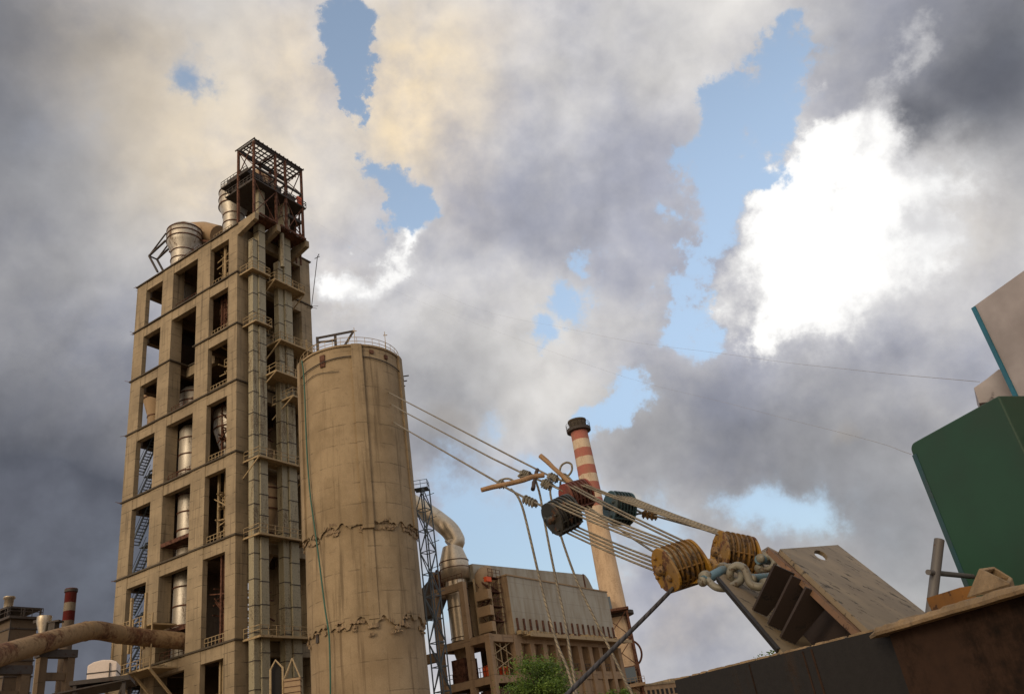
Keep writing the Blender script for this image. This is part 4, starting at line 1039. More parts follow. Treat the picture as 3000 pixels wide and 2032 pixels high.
# ---- distant flats and low green
def flats(px0, px1, py0, d, n, label, stepz):
    a, b_ = at(px0, py0, d), at(px1, py0+0, d*1.12); a.z = b_.z = 0
    ang = math.atan2((b_-a).y, (b_-a).x); L_ = (b_-a).length
    h = at(px0, py0, d).z
    r = empty('apartment_block', label, 'building', a, ang)
    MB().box(0, L_, 0, 14, 0, h).build('wall', M['frame'], r)
    MB().box(-.3, L_+.3, -.3, 14.3, h, h+.5).box(L_*.42, L_*.9, 1, 13, h+.5, h+1.4).build('roof', M['tower'], r)
    for k in range(n):
        for f in range(4):
            x = (k+.5)*L_/n
            MB().box(x-.55, x+.55, -.06, .1, h-2.9-f*3.1, h-1.3-f*3.1).build('window', M['anchor'], r)
flats(1862, 2120, 2010, 260, 20, 'long pale apartment block low on the horizon, left of the dark anchor block', 1)

# ---- trees
def leafmat(name, c1, c2):
    m, N, b = newmat(name); g = N.new('ShaderNodeNewGeometry'); P = objco(N)
    f = N.math('ADD', N.math('MULTIPLY', g.outputs['Random Per Island'], .6), N.math('MULTIPLY', N.noise(P, .9, 4), .6))
    N.put(b.inputs['Base Color'], N.mix(N.rng(f, .25, .85), lin(c1), lin(c2)))
    b.inputs['Roughness'].default_value = .6
    tr = N.new('ShaderNodeBsdfTranslucent'); N.put(tr.inputs[0], lin(c2))
    mx = N.new('ShaderNodeMixShader'); mx.inputs[0].default_value = .25
    N.l.new(b.outputs[0], mx.inputs[1]); N.l.new(tr.outputs[0], mx.inputs[2]); N.l.new(mx.outputs[0], N.n['Material Output'].inputs[0])
    return m
M['leaf'] = leafmat('acacia_leaves', (44, 70, 22), (98, 124, 46))
M['bark'] = concrete('bark', (92, 74, 56), (70, 56, 42), (48, 38, 28), 9, 4.)
def tree(loc, h, rx, n, label, leaf=.17, seed=1, name='acacia_tree'):
    rnd = random.Random(seed)
    r = empty(name, label, 'tree', loc)
    mb = MB(); tips = []
    def limb(p, d, L_, rr, lv):
        pts = [p]
        for k in range(4):
            d = (d+Vector((rnd.uniform(-.25, .25), rnd.uniform(-.25, .25), rnd.uniform(-.05, .2)))).normalized(); pts.append(pts[-1]+d*L_/4)
        mb.tube(pts, [rr*(1-.13*k) for k in range(5)], 7, False)
        if lv == 0: tips.append(pts[-1]); tips.append(pts[-2]); return
        for k in range(rnd.choice((3, 4))):
            a = rnd.uniform(0, 2*PI); q = rnd.uniform(.5, 1.1)
            nd = (d*math.cos(q)+Vector((math.cos(a), math.sin(a), rnd.uniform(-.2, .5)))*math.sin(q)).normalized()
            limb(pts[rnd.choice((-1, -1, -2))], nd, L_*rnd.uniform(.55, .8), rr*.5, lv-1)
    limb(Vector((0, 0, 0)), Vector((.05, 0, 1)), h*.42, h*.028, 3)
    # scale limbs so the crown meets the measured width
    mx_ = max(math.hypot(t.x, t.y) for t in tips); tz = max(t.z for t in tips)
    sx, sz = rx/mx_*.93, (h*.95)/tz
    mb.v = [Vector((v.x*(sx if v.z > h*.3 else 1), v.y*(sx if v.z > h*.3 else 1), v.z*sz)) for v in mb.v]
    tips = [Vector((t.x*sx, t.y*sx, t.z*sz)) for t in tips]
    mb.build('trunk', M['bark'], r)
    lb = MB(); per = max(1, n//len(tips))
    for t in tips:
        cl = rnd.uniform(.32, .62)*rx/2.8
        for k in range(int(per*rnd.uniform(.4, 1.6))):
            p = t+Vector((rnd.gauss(0, cl), rnd.gauss(0, cl), rnd.gauss(0, cl*.55)))
            s = leaf*rnd.uniform(.5, 1.2)
            x = Vector((rnd.gauss(0, 1), rnd.gauss(0, 1), rnd.gauss(0, .6))).normalized(); y = x.cross(Vector((rnd.gauss(0, 1), rnd.gauss(0, 1), rnd.gauss(0, 1)))).normalized()
            lb.add([p-x*s*.5, p+y*s*.22, p+x*s*.5, p-y*s*.22], [(0, 1, 2, 3)])
    lb.build('crown', M['leaf'], r)
    return r
tp = at(1552, 2000, 58)
tree((tp.x, tp.y, 0), at(1570, 1921, 58).z, 3.1, 15000, 'leafy green tree in front of the filter house piers', .2, 5)
tp = at(1815, 2028, 120)
tree((tp.x, tp.y, 0), at(1815, 2008, 120).z, 2.6, 1800, 'small dark bush-like tree at the foot of the chimney trestle', .5, 9)
tp = at(2272, 1908, 45)
tree((tp.x, tp.y, 0), at(2272, 1890, 45).z, 1.0, 1200, 'small dusty tree top peeping past the leaning steel strut', .16, 3)
# ------------------------------------------------------------------ foreground: anchor strut, blocks, wire ropes
def U(v): return v.normalized()
AX = ray(1150, 700)                                   # the strut leans along the pull of the ropes
P1 = EYEV+ray(2285, 1607)*8.6
r2 = ray(2455, 1595); P2 = EYEV+r2*((P1-EYEV).dot(AX)/r2.dot(AX))
W0_ = U(P2-P1); N0 = AX.cross(W0_)
phi = rad(27)
NB = U(N0*math.cos(phi)-W0_*math.sin(phi))            # from the near flange toward the far flange
WD = U(AX.cross(NB)); WD = WD if WD.dot(W0_) > 0 else -WD
st = empty('anchor_strut', 'leaning dusty steel strut of two flanges with stiffener plates, ropes shackled to it', 'steel strut', P1)
A_ = [onplane(x, y, P1, NB) for x, y in ((2285, 1607), (2455, 1595), (2720, 1800), (2790, 1855), (2640, 1935), (2545, 1845))]
def loc(pts): return [p-P1 for p in pts]
TH = .045
# near flange with its round hole: outline filled as a strip ring around the hole
hc = onplane(2405, 1625, P1, NB); hr = .08
def plate_with_hole(outline, c, rim, x, y, off, n=48):
    mb = MB(); o2 = off
    pol = sorted((math.atan2((p-c).dot(y), (p-c).dot(x)) % (2*PI), (p-c).length) for p in rim)
    def rad_at(a):
        return min(pol, key=lambda e: min(abs(e[0]-a), 2*PI-abs(e[0]-a)))[1]
    m = len(outline); edge = []
    for k in range(n):      # shoot from the hole centre to the outline
        d = x*math.cos(2*PI*k/n)+y*math.sin(2*PI*k/n); best = None
        for i in range(m):
            a, b_ = outline[i]-c, outline[(i+1) % m]-c
            ax_, ay_, bx_, by_ = a.dot(x), a.dot(y), b_.dot(x), b_.dot(y)
            dx_, dy_ = d.dot(x), d.dot(y); ex, ey = bx_-ax_, by_-ay_
            den = dx_*ey-dy_*ex
            if abs(den) < 1e-9: continue
            t = (ax_*ey-ay_*ex)/den; s = (ax_*dy_-ay_*dx_)/den
            if t > 0 and -1e-6 <= s <= 1+1e-6 and (best is None or t < best): best = t
        edge.append((2*PI*k/n, c+d*best))
    for p in outline:
        d = p-c; edge.append((math.atan2(d.dot(y), d.dot(x)) % (2*PI), p))
    edge.sort(key=lambda e: e[0]); E = [e[1] for e in edge]; A = [e[0] for e in edge]
    I = [c+(x*math.cos(a)+y*math.sin(a))*rad_at(a) for a in A]; q = len(E)
    for lay, rev in ((Vector(), False), (o2, True)):
        mb.add([p+lay for p in I]+[p+lay for p in E], [(k, (k+1) % q, q+(k+1) % q, q+k) for k in range(q)])
    mb.add(I+[p+o2 for p in I], [(k, (k+1) % q, q+(k+1) % q, q+k) for k in range(q)])
    mb.add(E+[p+o2 for p in E], [(k, (k+1) % q, q+(k+1) % q, q+k) for k in range(q)])
    return mb
rim = [onplane(2405+20*math.cos(t), 1625+12*math.sin(t)+8*math.cos(t), P1, NB) for t in [2*PI*k/180 for k in range(180)]]
mb = plate_with_hole(A_, hc, rim, AX, WD, NB*TH)
mb.v = loc(mb.v); mb.build('near_flange', M['beamplate'], st)
gap = .55
# far flange: set back along NB
PB = P1+NB*gap
Bq = [onplane(x, y, PB, NB) for x, y in ((2105, 1690), (2250, 1600), (2480, 1720), (2600, 1880), (2640, 1935), (2330, 1952), (2285, 1900))]
MB().prism(loc(Bq), NB*TH).build('far_flange', M['beamplate'], st)
MB().bar(Bq[0]-P1+NB*.02, Bq[-1]-P1+NB*.02, .03, .05).build('flange_edge', M['anchor'], st)
ft = (A_[3]+A_[4])/2+NB*.3; MB().bar(Vector((ft.x, ft.y, 0))-P1, ft-P1-ZZ*.0, .4).build('foot_post', M['anchor'], st)
# lip along the near flange's left edge
e0, e1 = A_[0], A_[-1]
mb = MB(); mb.bar(e0-P1+NB*(TH+.03)-WD*.03+AX*.06, e1-P1+NB*(TH+.03)-WD*.03-AX*.2, .10, .05, NB); mb.build('edge_bar', M['beamedge'], st)
# web and stiffeners between the flanges
MB().prism([e0-P1+NB*(TH+.06)+WD*.30-AX*.05, e1-P1+NB*(TH+.06)+WD*.30-AX*.35, e1-P1+NB*gap+WD*.30-AX*.35, e0-P1+NB*gap+WD*.30-AX*.05], WD*.03).build('web', M['beamdark'], st)
for (tx, ty), (bx, by) in (((2266, 1650), (2203, 1783)), ((2317, 1682), (2247, 1824)), ((2358, 1716), (2283, 1862))):
    t0 = onplane(tx, ty, P1+NB*(TH+.01), NB); s = (t0-P1).dot(AX)
    b0 = onplane(bx, by, PB-NB*.01, NB)
    a0 = P1+AX*s
    k0 = t0-WD*.0; k1 = t0+WD*.28; g1 = b0+WD*.15; g0 = b0
    MB().prism(loc([k0, k1, g1, g0]), -AX*.03).build('stiffener', M['beamdark'], st)

# dark plate anchor block and brown beam across the bottom
a0, a1, a2 = at(1975, 1990, 8.0), at(2600, 1836, 6.25), at(3010, 1740, 5.55)
ztop = a0.z; ah = Vector((a1.x-a0.x, a1.y-a0.y, 0)); al = ah.length; ah = U(ah); an = Vector((-ah.y, ah.x, 0))
if an.y < 0: an = -an
o_ = Vector((a0.x, a0.y, 0)); ang = math.atan2(ah.y, ah.x)
ab = empty('anchor_block', 'tall dark steel plate block across the bottom right, strut standing behind it', 'anchor block', o_, ang)
zt1 = a1.z
MB().hexa([(0, 0, 0), (al+.05, 0, 0), (al+.05, .9, 0), (0, .9, 0), (0, 0, ztop), (al+.05, 0, zt1), (al+.05, .9, zt1), (0, .9, ztop)]).build('plate', M['anchor'], ab, .008)
mb = MB()
rnd = random.Random(4)
for k in range(140):
    x = rnd.uniform(0, al); z = ztop+(zt1-ztop)*x/al; s = rnd.uniform(.006, .018)
    mb.hexa([(x-s*2, .0, z-.004), (x+s*2, .0, z-.004), (x+s, .06, z-.004), (x-s, .06, z-.004), (x-s, .005, z+s*.7), (x+s, .005, z+s*.7), (x+s*.6, .05, z+s*.7), (x-s*.6, .05, z+s*.7)])
mb.build('dirt_crumbs', M['crust'], ab)
for fx, q_ in ((.415, .012), (.664, .012), (.70, .016)):
    MB().box(al*fx, al*fx+q_, -.004, .0, 0, ztop+(zt1-ztop)*fx-.02).build('weld_seam', M['ibeam'], ab)
# brown I-beam: web flush behind its flange, running on to the right
w0 = at(2603, 1852, 6.1); w1 = at(3080, 1735, 5.2)
bh = U(Vector((w1.x-w0.x, w1.y-w0.y, 0))); bl = (Vector((w1.x, w1.y, 0))-Vector((w0.x, w0.y, 0))).length+2.5
o_ = Vector((w0.x, w0.y, 0)); bang = math.atan2(bh.y, bh.x)
ib = empty('rusty_beam', 'brown rusted steel beam with a dirt crusted top flange at the lower right', 'steel beam', o_, bang)
zf = at(2603, 1838, 6.0).z; slope = (at(3000, 1722, 5.25).z-zf)/((at(3000, 1722, 5.25)-at(2603, 1838, 6.0)).length)
slope = max(-.02, min(.06, slope))
z1 = zf+slope*bl
MB().hexa([(0, 0, 0), (bl, 0, 0), (bl, .03, 0), (0, .03, 0), (0, 0, zf-.03), (bl, 0, z1-.03), (bl, .03, z1-.03), (0, .03, zf-.03)]).build('web', M['ibeam'], ib)
# flange with an uneven, crusted outline
n = 90; vs = []; fs = []
for i in range(n+1):
    x = -.16+(bl+.16)*i/n; z = zf+slope*x; k = noise.fractal(Vector((x*5, .3, 0)), .7, 2.1, 5)
    y0 = -.11-.02*k; t = .016+.030*abs(noise.fractal(Vector((x*7, 4, 0)), .7, 2.1, 5))+.012*noise.noise(Vector((x*30, 1, 0)))
    tip = min(1, (i+1)/5)
    vs += [(x, y0*tip, z-.03), (x, y0*tip-.004, z-.012), (x, y0*tip+.02, z-.005+t*tip), (x, .05, z+t*1.3*tip), (x, .32, z+t*tip), (x, .32, z-.03)]
for i in range(n):
    for k in range(6):
        k2 = (k+1) % 6; fs.append((i*6+k, i*6+k2, (i+1)*6+k2, (i+1)*6+k))
mb = MB(); mb.add(vs, fs); mb.add(vs[:6], [tuple(range(6))]); mb.build('top_flange', M['crust'], ib)
MB().box(.3, .34, .03, .3, 0, zf-.035).box(1.6, 1.64, .03, .3, 0, zf-.035).build('stiffener', M['ibeam'], ib)

# things standing on or behind the beam
g0 = at(2825, 1745, 5.9)
k_ = empty('rusty_socket', 'open rusty box socket crusted with cement on the brown beam', 'bracket', g0, bang)
def s_(x, y, d): return at(x, y, d)-g0
ci, si = math.cos(-bang), math.sin(-bang)
def tolocal(v): return Vector((v.x*ci-v.y*si, v.x*si+v.y*ci, v.z))
q = [tolocal(s_(*p)) for p in ((2832, 1750, 5.75), (2962, 1728, 5.55), (2975, 1722, 5.9), (2850, 1735, 6.1))]
t = [tolocal(s_(*p)) for p in ((2868, 1664, 5.75), (2958, 1708, 5.5), (2966, 1692, 5.9), (2912, 1658, 6.0))]
inn = [sum(t, Vector())/4*.28+p*.72 for p in t]; low = [p*.55+qq*.45 for p, qq in zip(inn, q)]
mb = MB(); mb.add(q+t+inn+low, [(0, 1, 5, 4), (1, 2, 6, 5), (2, 3, 7, 6), (3, 0, 4, 7), (4, 5, 9, 8), (5, 6, 10, 9), (6, 7, 11, 10), (7, 4, 8, 11), (8, 9, 13, 12), (9, 10, 14, 13), (10, 11, 15, 14), (11, 8, 12, 15), (12, 13, 14, 15), (3, 2, 1, 0)])
mb.build('socket_shell', M['crust'], k_, .006)
yb = at(2790, 1750, 6.35); y0, y1 = at(2738, 1768, 6.5), at(2838, 1738, 6.2)
mb = MB().bar(y0-ZZ*.01, y1-ZZ*.01, .09, .11)
mid = (y0+y1)/2; mb.bar(mid-ZZ*.05, Vector((mid.x, mid.y, 0)), .08); single('yellow_bar', mb, M['dullyellow'], 'short worn yellow steel bar lying behind the grey leaning pipe', 'steel bar')
p0, p1 = at(2752, 1580, 6.6), at(2727, 1790, 6.5)
c0, c1 = at(2719, 1675, 6.45), at(2850, 1688, 7.2)
r = empty('scaffold_pipe', 'leaning grey scaffold pipe with a thin cross rod in front of the green cabinet', 'pipe', p1)
mb = MB().tube([p0-p1, Vector((0, 0, 0)), (p1-p0)*((p1.z-.01)/(p0.z-p1.z))], .034, 16, False); mb.tube([p0-p1-(p0-p1)*.002, (p0-p1)*.4], .026, 16, False)
mb.build('upright', M['pipe'], r)
MB().tube([c0-p1, c1-p1], .019, 12).build('cross_rod', M['pipe'], r)
# green cabinet and white cabin
g1, g2 = at(2662, 1303, 8.0), at(2925, 1158, 7.35); zt = (g1.z+g2.z)/2
fd = U(Vector((g2.x-g1.x, g2.y-g1.y, 0))); fl = Vector((g2.x-g1.x, g2.y-g1.y, 0)).length
gc = empty('green_cabinet', 'tall dark green steel cabinet with rounded top corner at the right', 'cabinet', Vector((g1.x, g1.y, 0)), math.atan2(fd.y, fd.x))
rr = .07
prof = [(0, 0, 0), (fl, 0, 0), (fl, 0, g2.z)]+[(rr-rr*math.sin(k/6*PI/2), 0, g1.z-rr+rr*math.cos(k/6*PI/2)) for k in range(7)]
MB().prism(prof, (0, .9, 0)).build('body', M['green'], gc, .012)
MB().box(fl+.001, fl+.02, .08, .8, .3, g2.z-.35).build('side_door', M['green'], gc)
mb = MB().bar((fl*.02, .02, .1), (fl*.02, .02, g1.z-.1), .05)
mb.build('edge_trim', M['teal'], gc)
w1, w2 = at(2852, 898, 9.2), at(3000, 798, 8.85)
fd = U(Vector((w2.x-w1.x, w2.y-w1.y, 0)))
wc = empty('white_cabin', 'dusty white cabin with a blue corner trim above the green cabinet', 'cabin', Vector((w1.x, w1.y, 0)), math.atan2(fd.y, fd.x))
MB().hexa([(0, 0, 0), (3, 0, 0), (3, 2.4, 0), (0, 2.4, 0), (0, 0, w1.z), (3, 0, w1.z+.1), (3, 2.4, w1.z+.1), (0, 2.4, w1.z)]).build('wall', M['cabin'], wc)
MB().box(-.02, .024, -.02, .03, 0, w1.z-.01).build('corner_trim', M['bluetrim'], wc)
s0, s1 = at(2856, 1137, 9.9), at(2925, 1083, 9.7)
sp = [at(x, y, 9.9) for x, y in ((2853, 1136), (2862, 1160), (2868, 1180), (2990, 1165), (2990, 1075), (2925, 1082), (2890, 1110))]
o_ = sum(sp, Vector())/len(sp)
r = empty('equipment_box', 'small white box corner showing between the green cabinet and the white cabin', 'box', o_)
MB().prism([p-o_ for p in sp], Vector((.3, .6, 0))).build('casing', M['cabin'], r)
MB().bar(Vector((sp[3].x, sp[3].y, 0))-o_, sp[3]-o_, .12).build('post', M['pipe'], r)

# ---- pulley blocks
def block(name, label, c1, c2, pull, R, n, mats, group=None, cheek=1.15, yoke=False, guards=False):
    """drum of n sheaves from c1 (near cheek) to c2 (far cheek); pull: direction the ropes leave"""
    ax = U(c2-c1); L_ = (c2-c1).length; a = U(pull-ax*pull.dot(ax)); y = ax.cross(a)
    if y.z < 0: y = -y
    r = empty(name, label, 'pulley block', c1, 0, group)
    mc, ms, mx = mats
    def outline(k, tail):
        pts = []
        for i in range(36):
            t = 2*PI*i/36; ca, sa = math.cos(t), math.sin(t)
            rr = R*k*(1+(tail if ca < 0 else 0)*(abs(ca)**2))
            pts.append(a*ca*rr+y*sa*R*k)
        return pts
    for s, z0 in ((1, 0), (2, L_-.03)):
        o = outline(cheek, .45 if yoke else .12)
        MB().prism([p+ax*z0 for p in o], ax*.03).build('cheek_plate', mc, r, .006)
    pit = (L_-.03)/n
    for k in range(n):
        z = .03+pit*(k+.5)-.0
        h = pit*.44
        MB().lathe([(R*.15, z-h*.8), (R*1.04, z-h), (R*1.05, z-h*.8), (R*.9, z-.004), (R*.9, z+.004), (R*1.05, z+h*.8), (R*1.04, z+h), (R*.15, z+h*.8)], (0, 0, 0), 36, True, ax=ax).build('sheave', ms, r)
        if guards:
            o = outline(cheek*1.02, .12); zc = .03+pit*(k+1)-.012
            mb = MB(); m_ = len(o)
            for i in range(m_):
                p, q = o[i]+ax*zc, o[(i+1) % m_]+ax*zc
                mb.hexa([p*1., q*1., q*.84+ax*zc*.16, p*.84+ax*zc*.16, p+ax*.02, q+ax*.02, q*.84+ax*(zc*.16+.02), p*.84+ax*(zc*.16+.02)])
            if k < n-1: mb.build('guard_plate', mx, r)
    mb = MB()
    MB().lathe([(R*.3, L_), (R*.24, L_+.05), (0, L_+.05)], (0, 0, 0), 20, True, ax=ax).build('axle_nut', mx, r)
    mb.lathe([(0, -.07), (R*.2, -.07), (R*.26, -.05), (R*.26, .0), (R*.34, .0), (R*.34, .01)], (0, 0, 0), 20, True, ax=ax)
    mb.build('axle_bolt', mx, r)
    for v, k in ((-a*R*.72-y*R*.15, .2), (a*R*.6+y*R*.45, .1), (a*R*.55-y*R*.6, .1)):
        MB().lathe([(0, -.03), (R*k*.75, -.03), (R*k, -.015), (R*k, .005)], v, 14, True, ax=ax).build('cheek_bolt', mx, r)
    # tie bars between the cheeks
    for v in ((a*R*cheek*.93+y*.0), (-a*R*1.12+y*R*.35), (-a*R*1.12-y*R*.35)):
        MB().tube([v, v+ax*L_], R*.06, 8).build('tie_bar', mx, r)
    if guards:
        mb = MB()
        for ang_ in (-150, -110, -70, -30): 
            v = (a*math.cos(rad(ang_))+y*math.sin(rad(ang_)))*R*cheek*1.0; mb.bar(v, v+ax*L_, .018, .03)
        mb.build('guard_bars', mx, r)
    return r, ax, a, y, pit
cY1, cY1b = at(1941, 1670, 8.95), at(2036, 1640, 9.12)
cK, cKb = at(1618, 1521, 10.4), at(1676, 1492, 10.53)
cR, cRb = at(1658, 1459, 11.6), at(1722, 1442, 11.75)
cT, cTb = at(1786, 1484, 12.0), at(1846, 1490, 12.16)
cY2, cY2b = at(2102, 1617, 9.9), at(2200, 1636, 10.06)
RY, RK, RR_, RT = .205, .2, .185, .2
yellow = (M['yellow'], M['yellowdark'], M['yellowfin'])
Y1 = block('yellow_pulley_block', 'worn yellow pulley block nearest the viewer, its rope drum facing the silo', cY1, cY1b, cK-cY1, RY, 6, yellow, 'yellow anchor blocks', 1.14, True, True)
Y2 = block('yellow_pulley_block', 'clean faced yellow pulley block farther right, beside the leaning strut', cY2, cY2b, cT-cY2, RY*1.1, 6, yellow, 'yellow anchor blocks', 1.14, True, True)
K1 = block('pulley_block', 'black rusty pulley block hanging lowest of the three far blocks', cK, cKb, cY1-cK, RK, 5, (M['black'], M['ropedark'], M['black']), 'far hanging blocks', 1.12, False, True)
R1_ = block('pulley_block', 'faded red pulley block behind the black one', cR, cRb, cY1-cR, RR_, 6, (M['red'], M['redcage'], M['redcage']), 'far hanging blocks', 1.15, False, True)
T1 = block('pulley_block', 'dark teal pulley block, rightmost of the far blocks in front of the chimney', cT, cTb, cY2-cT, RT, 6, (M['teal'], M['tealdark'], M['tealdark']), 'far hanging blocks', 1.2, False, True)
# yoke and shackles joining the yellow blocks to the strut
a, y, ax = Y1[2], Y1[3], Y1[1]
yk = [at(x, yy, d) for x, yy, d in ((2005, 1655, 9.1), (2085, 1640, 9.1), (2095, 1655, 9.0), (2055, 1705, 8.9), (2010, 1712, 8.95))]
mb = MB(); mb.prism([p-cY1 for p in yk], ax*.05); mb.prism([at(2000, 1642, 9.3)-cY1, at(2092, 1640, 9.3)-cY1, at(2082, 1652, 9.0)-cY1, at(2010, 1664, 9.0)-cY1], Vector((0, 0, .02)))
mb.build('yoke', M['yellow'], Y1[0], .006)
def bow(pts, r0, label, pin, pr, d, mat='shackle', heads=()):
    P = smoothpath([at(x, yy, dd) for x, yy, dd in pts], 6); c = P[len(P)//2]
    r = empty('shackle', label, 'shackle', c)
    MB().tube([p-c for p in P], r0, 16).build('bow', M[mat], r)
    for e in (P[0], P[-1]):
        MB().lathe([(0, -r0*1.1), (r0*1.5, -r0*1.1), (r0*1.7, 0), (r0*1.5, r0*1.1), (0, r0*1.1)], e-c, 16, True, ax=U(at(*pin[1])-at(*pin[0]))).build('eye', M[mat], r)
    p0, p1 = at(*pin[0]), at(*pin[1])
    MB().tube([p0-c, p1-c], pr, 18).build('pin', M['shackleblue'], r)
    for hx in heads:
        h = at(*hx); MB().lathe([(0, -.02), (pr*.9, -.02), (pr*1.0, .0), (pr*.9, .02), (0, .02)], h-c, 14, True, ax=U(p1-p0)).build('pin_head', M[mat], r)
    return r
bow([(2066, 1688, 8.72), (2080, 1706, 8.66), (2100, 1720, 8.62), (2128, 1722, 8.62), (2152, 1712, 8.66), (2172, 1696, 8.74), (2168, 1672, 8.86), (2140, 1660, 8.95), (2118, 1664, 9.0)], .037, 'grey bow shackle with blue pin hooked to the nearer yellow block',
    ((2062, 1700, 8.68), (2122, 1668, 8.98)), .052, 8.8, heads=((2058, 1703, 8.66),))
bow([(2150, 1708, 8.86), (2139, 1690, 8.8), (2142, 1668, 8.78), (2160, 1656, 8.76), (2180, 1664, 8.72), (2190, 1686, 8.68), (2200, 1710, 8.64), (2224, 1718, 8.62), (2246, 1712, 8.66)], .040, 'grey bow shackle linking the first shackle to the leaning strut',
    ((2196, 1694, 8.72), (2260, 1690, 8.9)), .043, 8.7, heads=((2206, 1696, 8.68),))
bow([(2226, 1664, 9.6), (2238, 1668, 9.55), (2256, 1664, 9.5), (2268, 1650, 9.5), (2262, 1634, 9.55), (2246, 1630, 9.6)], .032, 'small far shackle holding the farther yellow block to the strut',
    ((2222, 1638, 9.5), (2256, 1640, 9.7)), .05, 9.5, heads=((2228, 1634, 9.48),))
# ---- reeved wire ropes
ROPE = .0132
ORD_ = ('nearest', 'second nearest', 'third nearest', 'fourth nearest', 'farthest')
def ropes(pairs, label, group, sag=.02, rr=ROPE):
    out = []
    for i, (p, q) in enumerate(pairs):
        pts = [p.lerp(q, t/10)-ZZ*sag*math.sin(PI*t/10) for t in range(11)]
        c = (p+q)/2
        mb = MB().tube([v-c for v in pts], rr, 8)
        o = mb.build('wire_rope', M['rope'] if i == 0 or True else None); o.location = c; tag(o, (ORD_[i]+' ' if len(pairs) > 1 else '')+label, 'wire rope', group); out.append(o)
    return out
def top(Bk, c, k, n, R, s=1, f=0.):
    r, ax, a, y, pit = Bk
    return c+ax*(.03+pit*(k+.5))+y*R*.95*s+a*f
# black -> near yellow, upper and lower runs
prs = [(top(K1, cK, k, 5, RK), top(Y1, cY1, k+.3, 6, RY, 1)) for k in range(4)]
ropes(prs, 'rope of the upper run between black and nearer yellow blocks', 'upper ropes between black and yellow blocks')
prs = [(top(K1, cK, k+.6, 5, RK, -1), top(Y1, cY1, k*.9+.2, 6, RY, -.55+.06*k, .1)) for k in range(4)]
ropes(prs, 'rope of the lower run from under the black block', 'lower ropes between black and yellow blocks')
prs = [(top(R1_, cR, k, 6, RR_), top(Y1, cY1, 3.9+k, 6, RY, 1)) for k in range(2)]
ropes(prs, 'rope from the red block down to the nearer yellow block', 'ropes from red block to near yellow block')
prs = [(top(R1_, cR, k+2.6, 6, RR_), top(Y2, cY2, k, 6, RY, 1)) for k in range(2)]
ropes(prs, 'rope from the red block top to the farther yellow block', 'ropes from red block to far yellow block')
prs = [(top(T1, cT, k, 6, RT), top(Y2, cY2, k+1.2, 6, RY, 1)) for k in range(5)]
ropes(prs, 'rope from the teal block to the farther yellow block', 'ropes from teal block to far yellow block')
prs = [(at(1716, 1478, 11.68), top(Y1, cY1, .3, 6, RY, .42, .12))]
ropes(prs, 'single wire rope from under the red block to the nearer yellow block', 'ropes between red and yellow blocks')
# wraps over the sheaves
def wraps(Bk, c, R, n, label, group, t0, t1, flip):
    r, ax, a, y, pit = Bk
    for k in range(n):
        z = ax*(.03+pit*(k+.5)); pts = arc(c+z, y*R*.95, -a*R*.95*flip, rad(t0), rad(t1), 16); cc_ = sum(pts, Vector())/len(pts)
        mb = MB().tube([p-cc_ for p in pts], .019, 8); o = mb.build('rope_wrap', M['rope'], r); o.location = cc_-c
wraps(Y1, cY1, RY, 6, '', '', -15, 190, 1); wraps(Y2, cY2, RY, 6, '', '', -15, 190, 1)
wraps(K1, cK, RK, 5, '', '', -10, 190, 1); wraps(R1_, cR, RR_, 6, '', '', -10, 190, 1); wraps(T1, cT, RT, 6, '', '', -10, 190, 1)
# becket line with clips at the teal block
b0, b1, b2, b3 = at(1866, 1505, 12.4), at(1846, 1494, 12.4), at(1885, 1503, 12.2), at(2106, 1562, 10.2)
mb = MB().tube(smoothpath([at(1842, 1480, 12.45), at(1862, 1492, 12.35), at(1880, 1502, 12.25), at(1866, 1505, 12.3), at(1845, 1516, 12.4)], 5), .016, 8)
mb.tube([at(1878, 1502, 12.25), at(1925, 1512, 11.9), b3], .0155, 8)
single('becket_rope', mb, M['rope'], 'rope from the teal block end to the farther yellow block, clamped in a dark eye', 'wire rope')
def clip(p, d, s, label, mat='shackle'):
    """wire rope clip: saddle, U-bolt and two nuts"""
    d = U(d); x = d.cross(ZZ).normalized(); z = x.cross(d)
    r = empty('rope_clip', label, 'rope clip', p, 0, 'wire rope clips'); s *= 1.15
    MB().hexa([-x*.034*s-d*.028*s-z*.04*s, x*.034*s-d*.028*s-z*.04*s, x*.034*s+d*.028*s-z*.04*s, -x*.034*s+d*.028*s-z*.04*s, -x*.03*s-d*.026*s+z*.026*s, x*.03*s-d*.026*s+z*.026*s, x*.03*s+d*.026*s+z*.026*s, -x*.03*s+d*.026*s+z*.026*s]).build('saddle', M[mat], r)
    MB().tube([-x*.026*s-z*.06*s]+[x*-.026*s*math.cos(t)+z*(.024*s*math.sin(t)+.014*s) for t in [PI*k/8 for k in range(9)]]+[x*.026*s-z*.06*s], .009*s, 8).build('u_bolt', M[mat], r)
    for e in (-1, 1): MB().lathe([(0, -.045*s), (.016*s, -.045*s), (.016*s, -.03*s), (0, -.03*s)], x*.026*s*e, 6, False, ax=z).build('nut', M[mat], r)
ORD = ('first', 'second', 'third', 'fourth', 'fifth')
def clips(p, q, n, s, label, mat='shackle'):
    for k in range(n):
        clip(p.lerp(q, (k+.5)/n), q-p, s*.8, ORD[k]+' '+label, mat)
clips(at(1884, 1503, 12.2), at(1922, 1511, 11.95), 3, 1.3, 'dark rope clip on the eye right of the teal block', 'yellowdark')
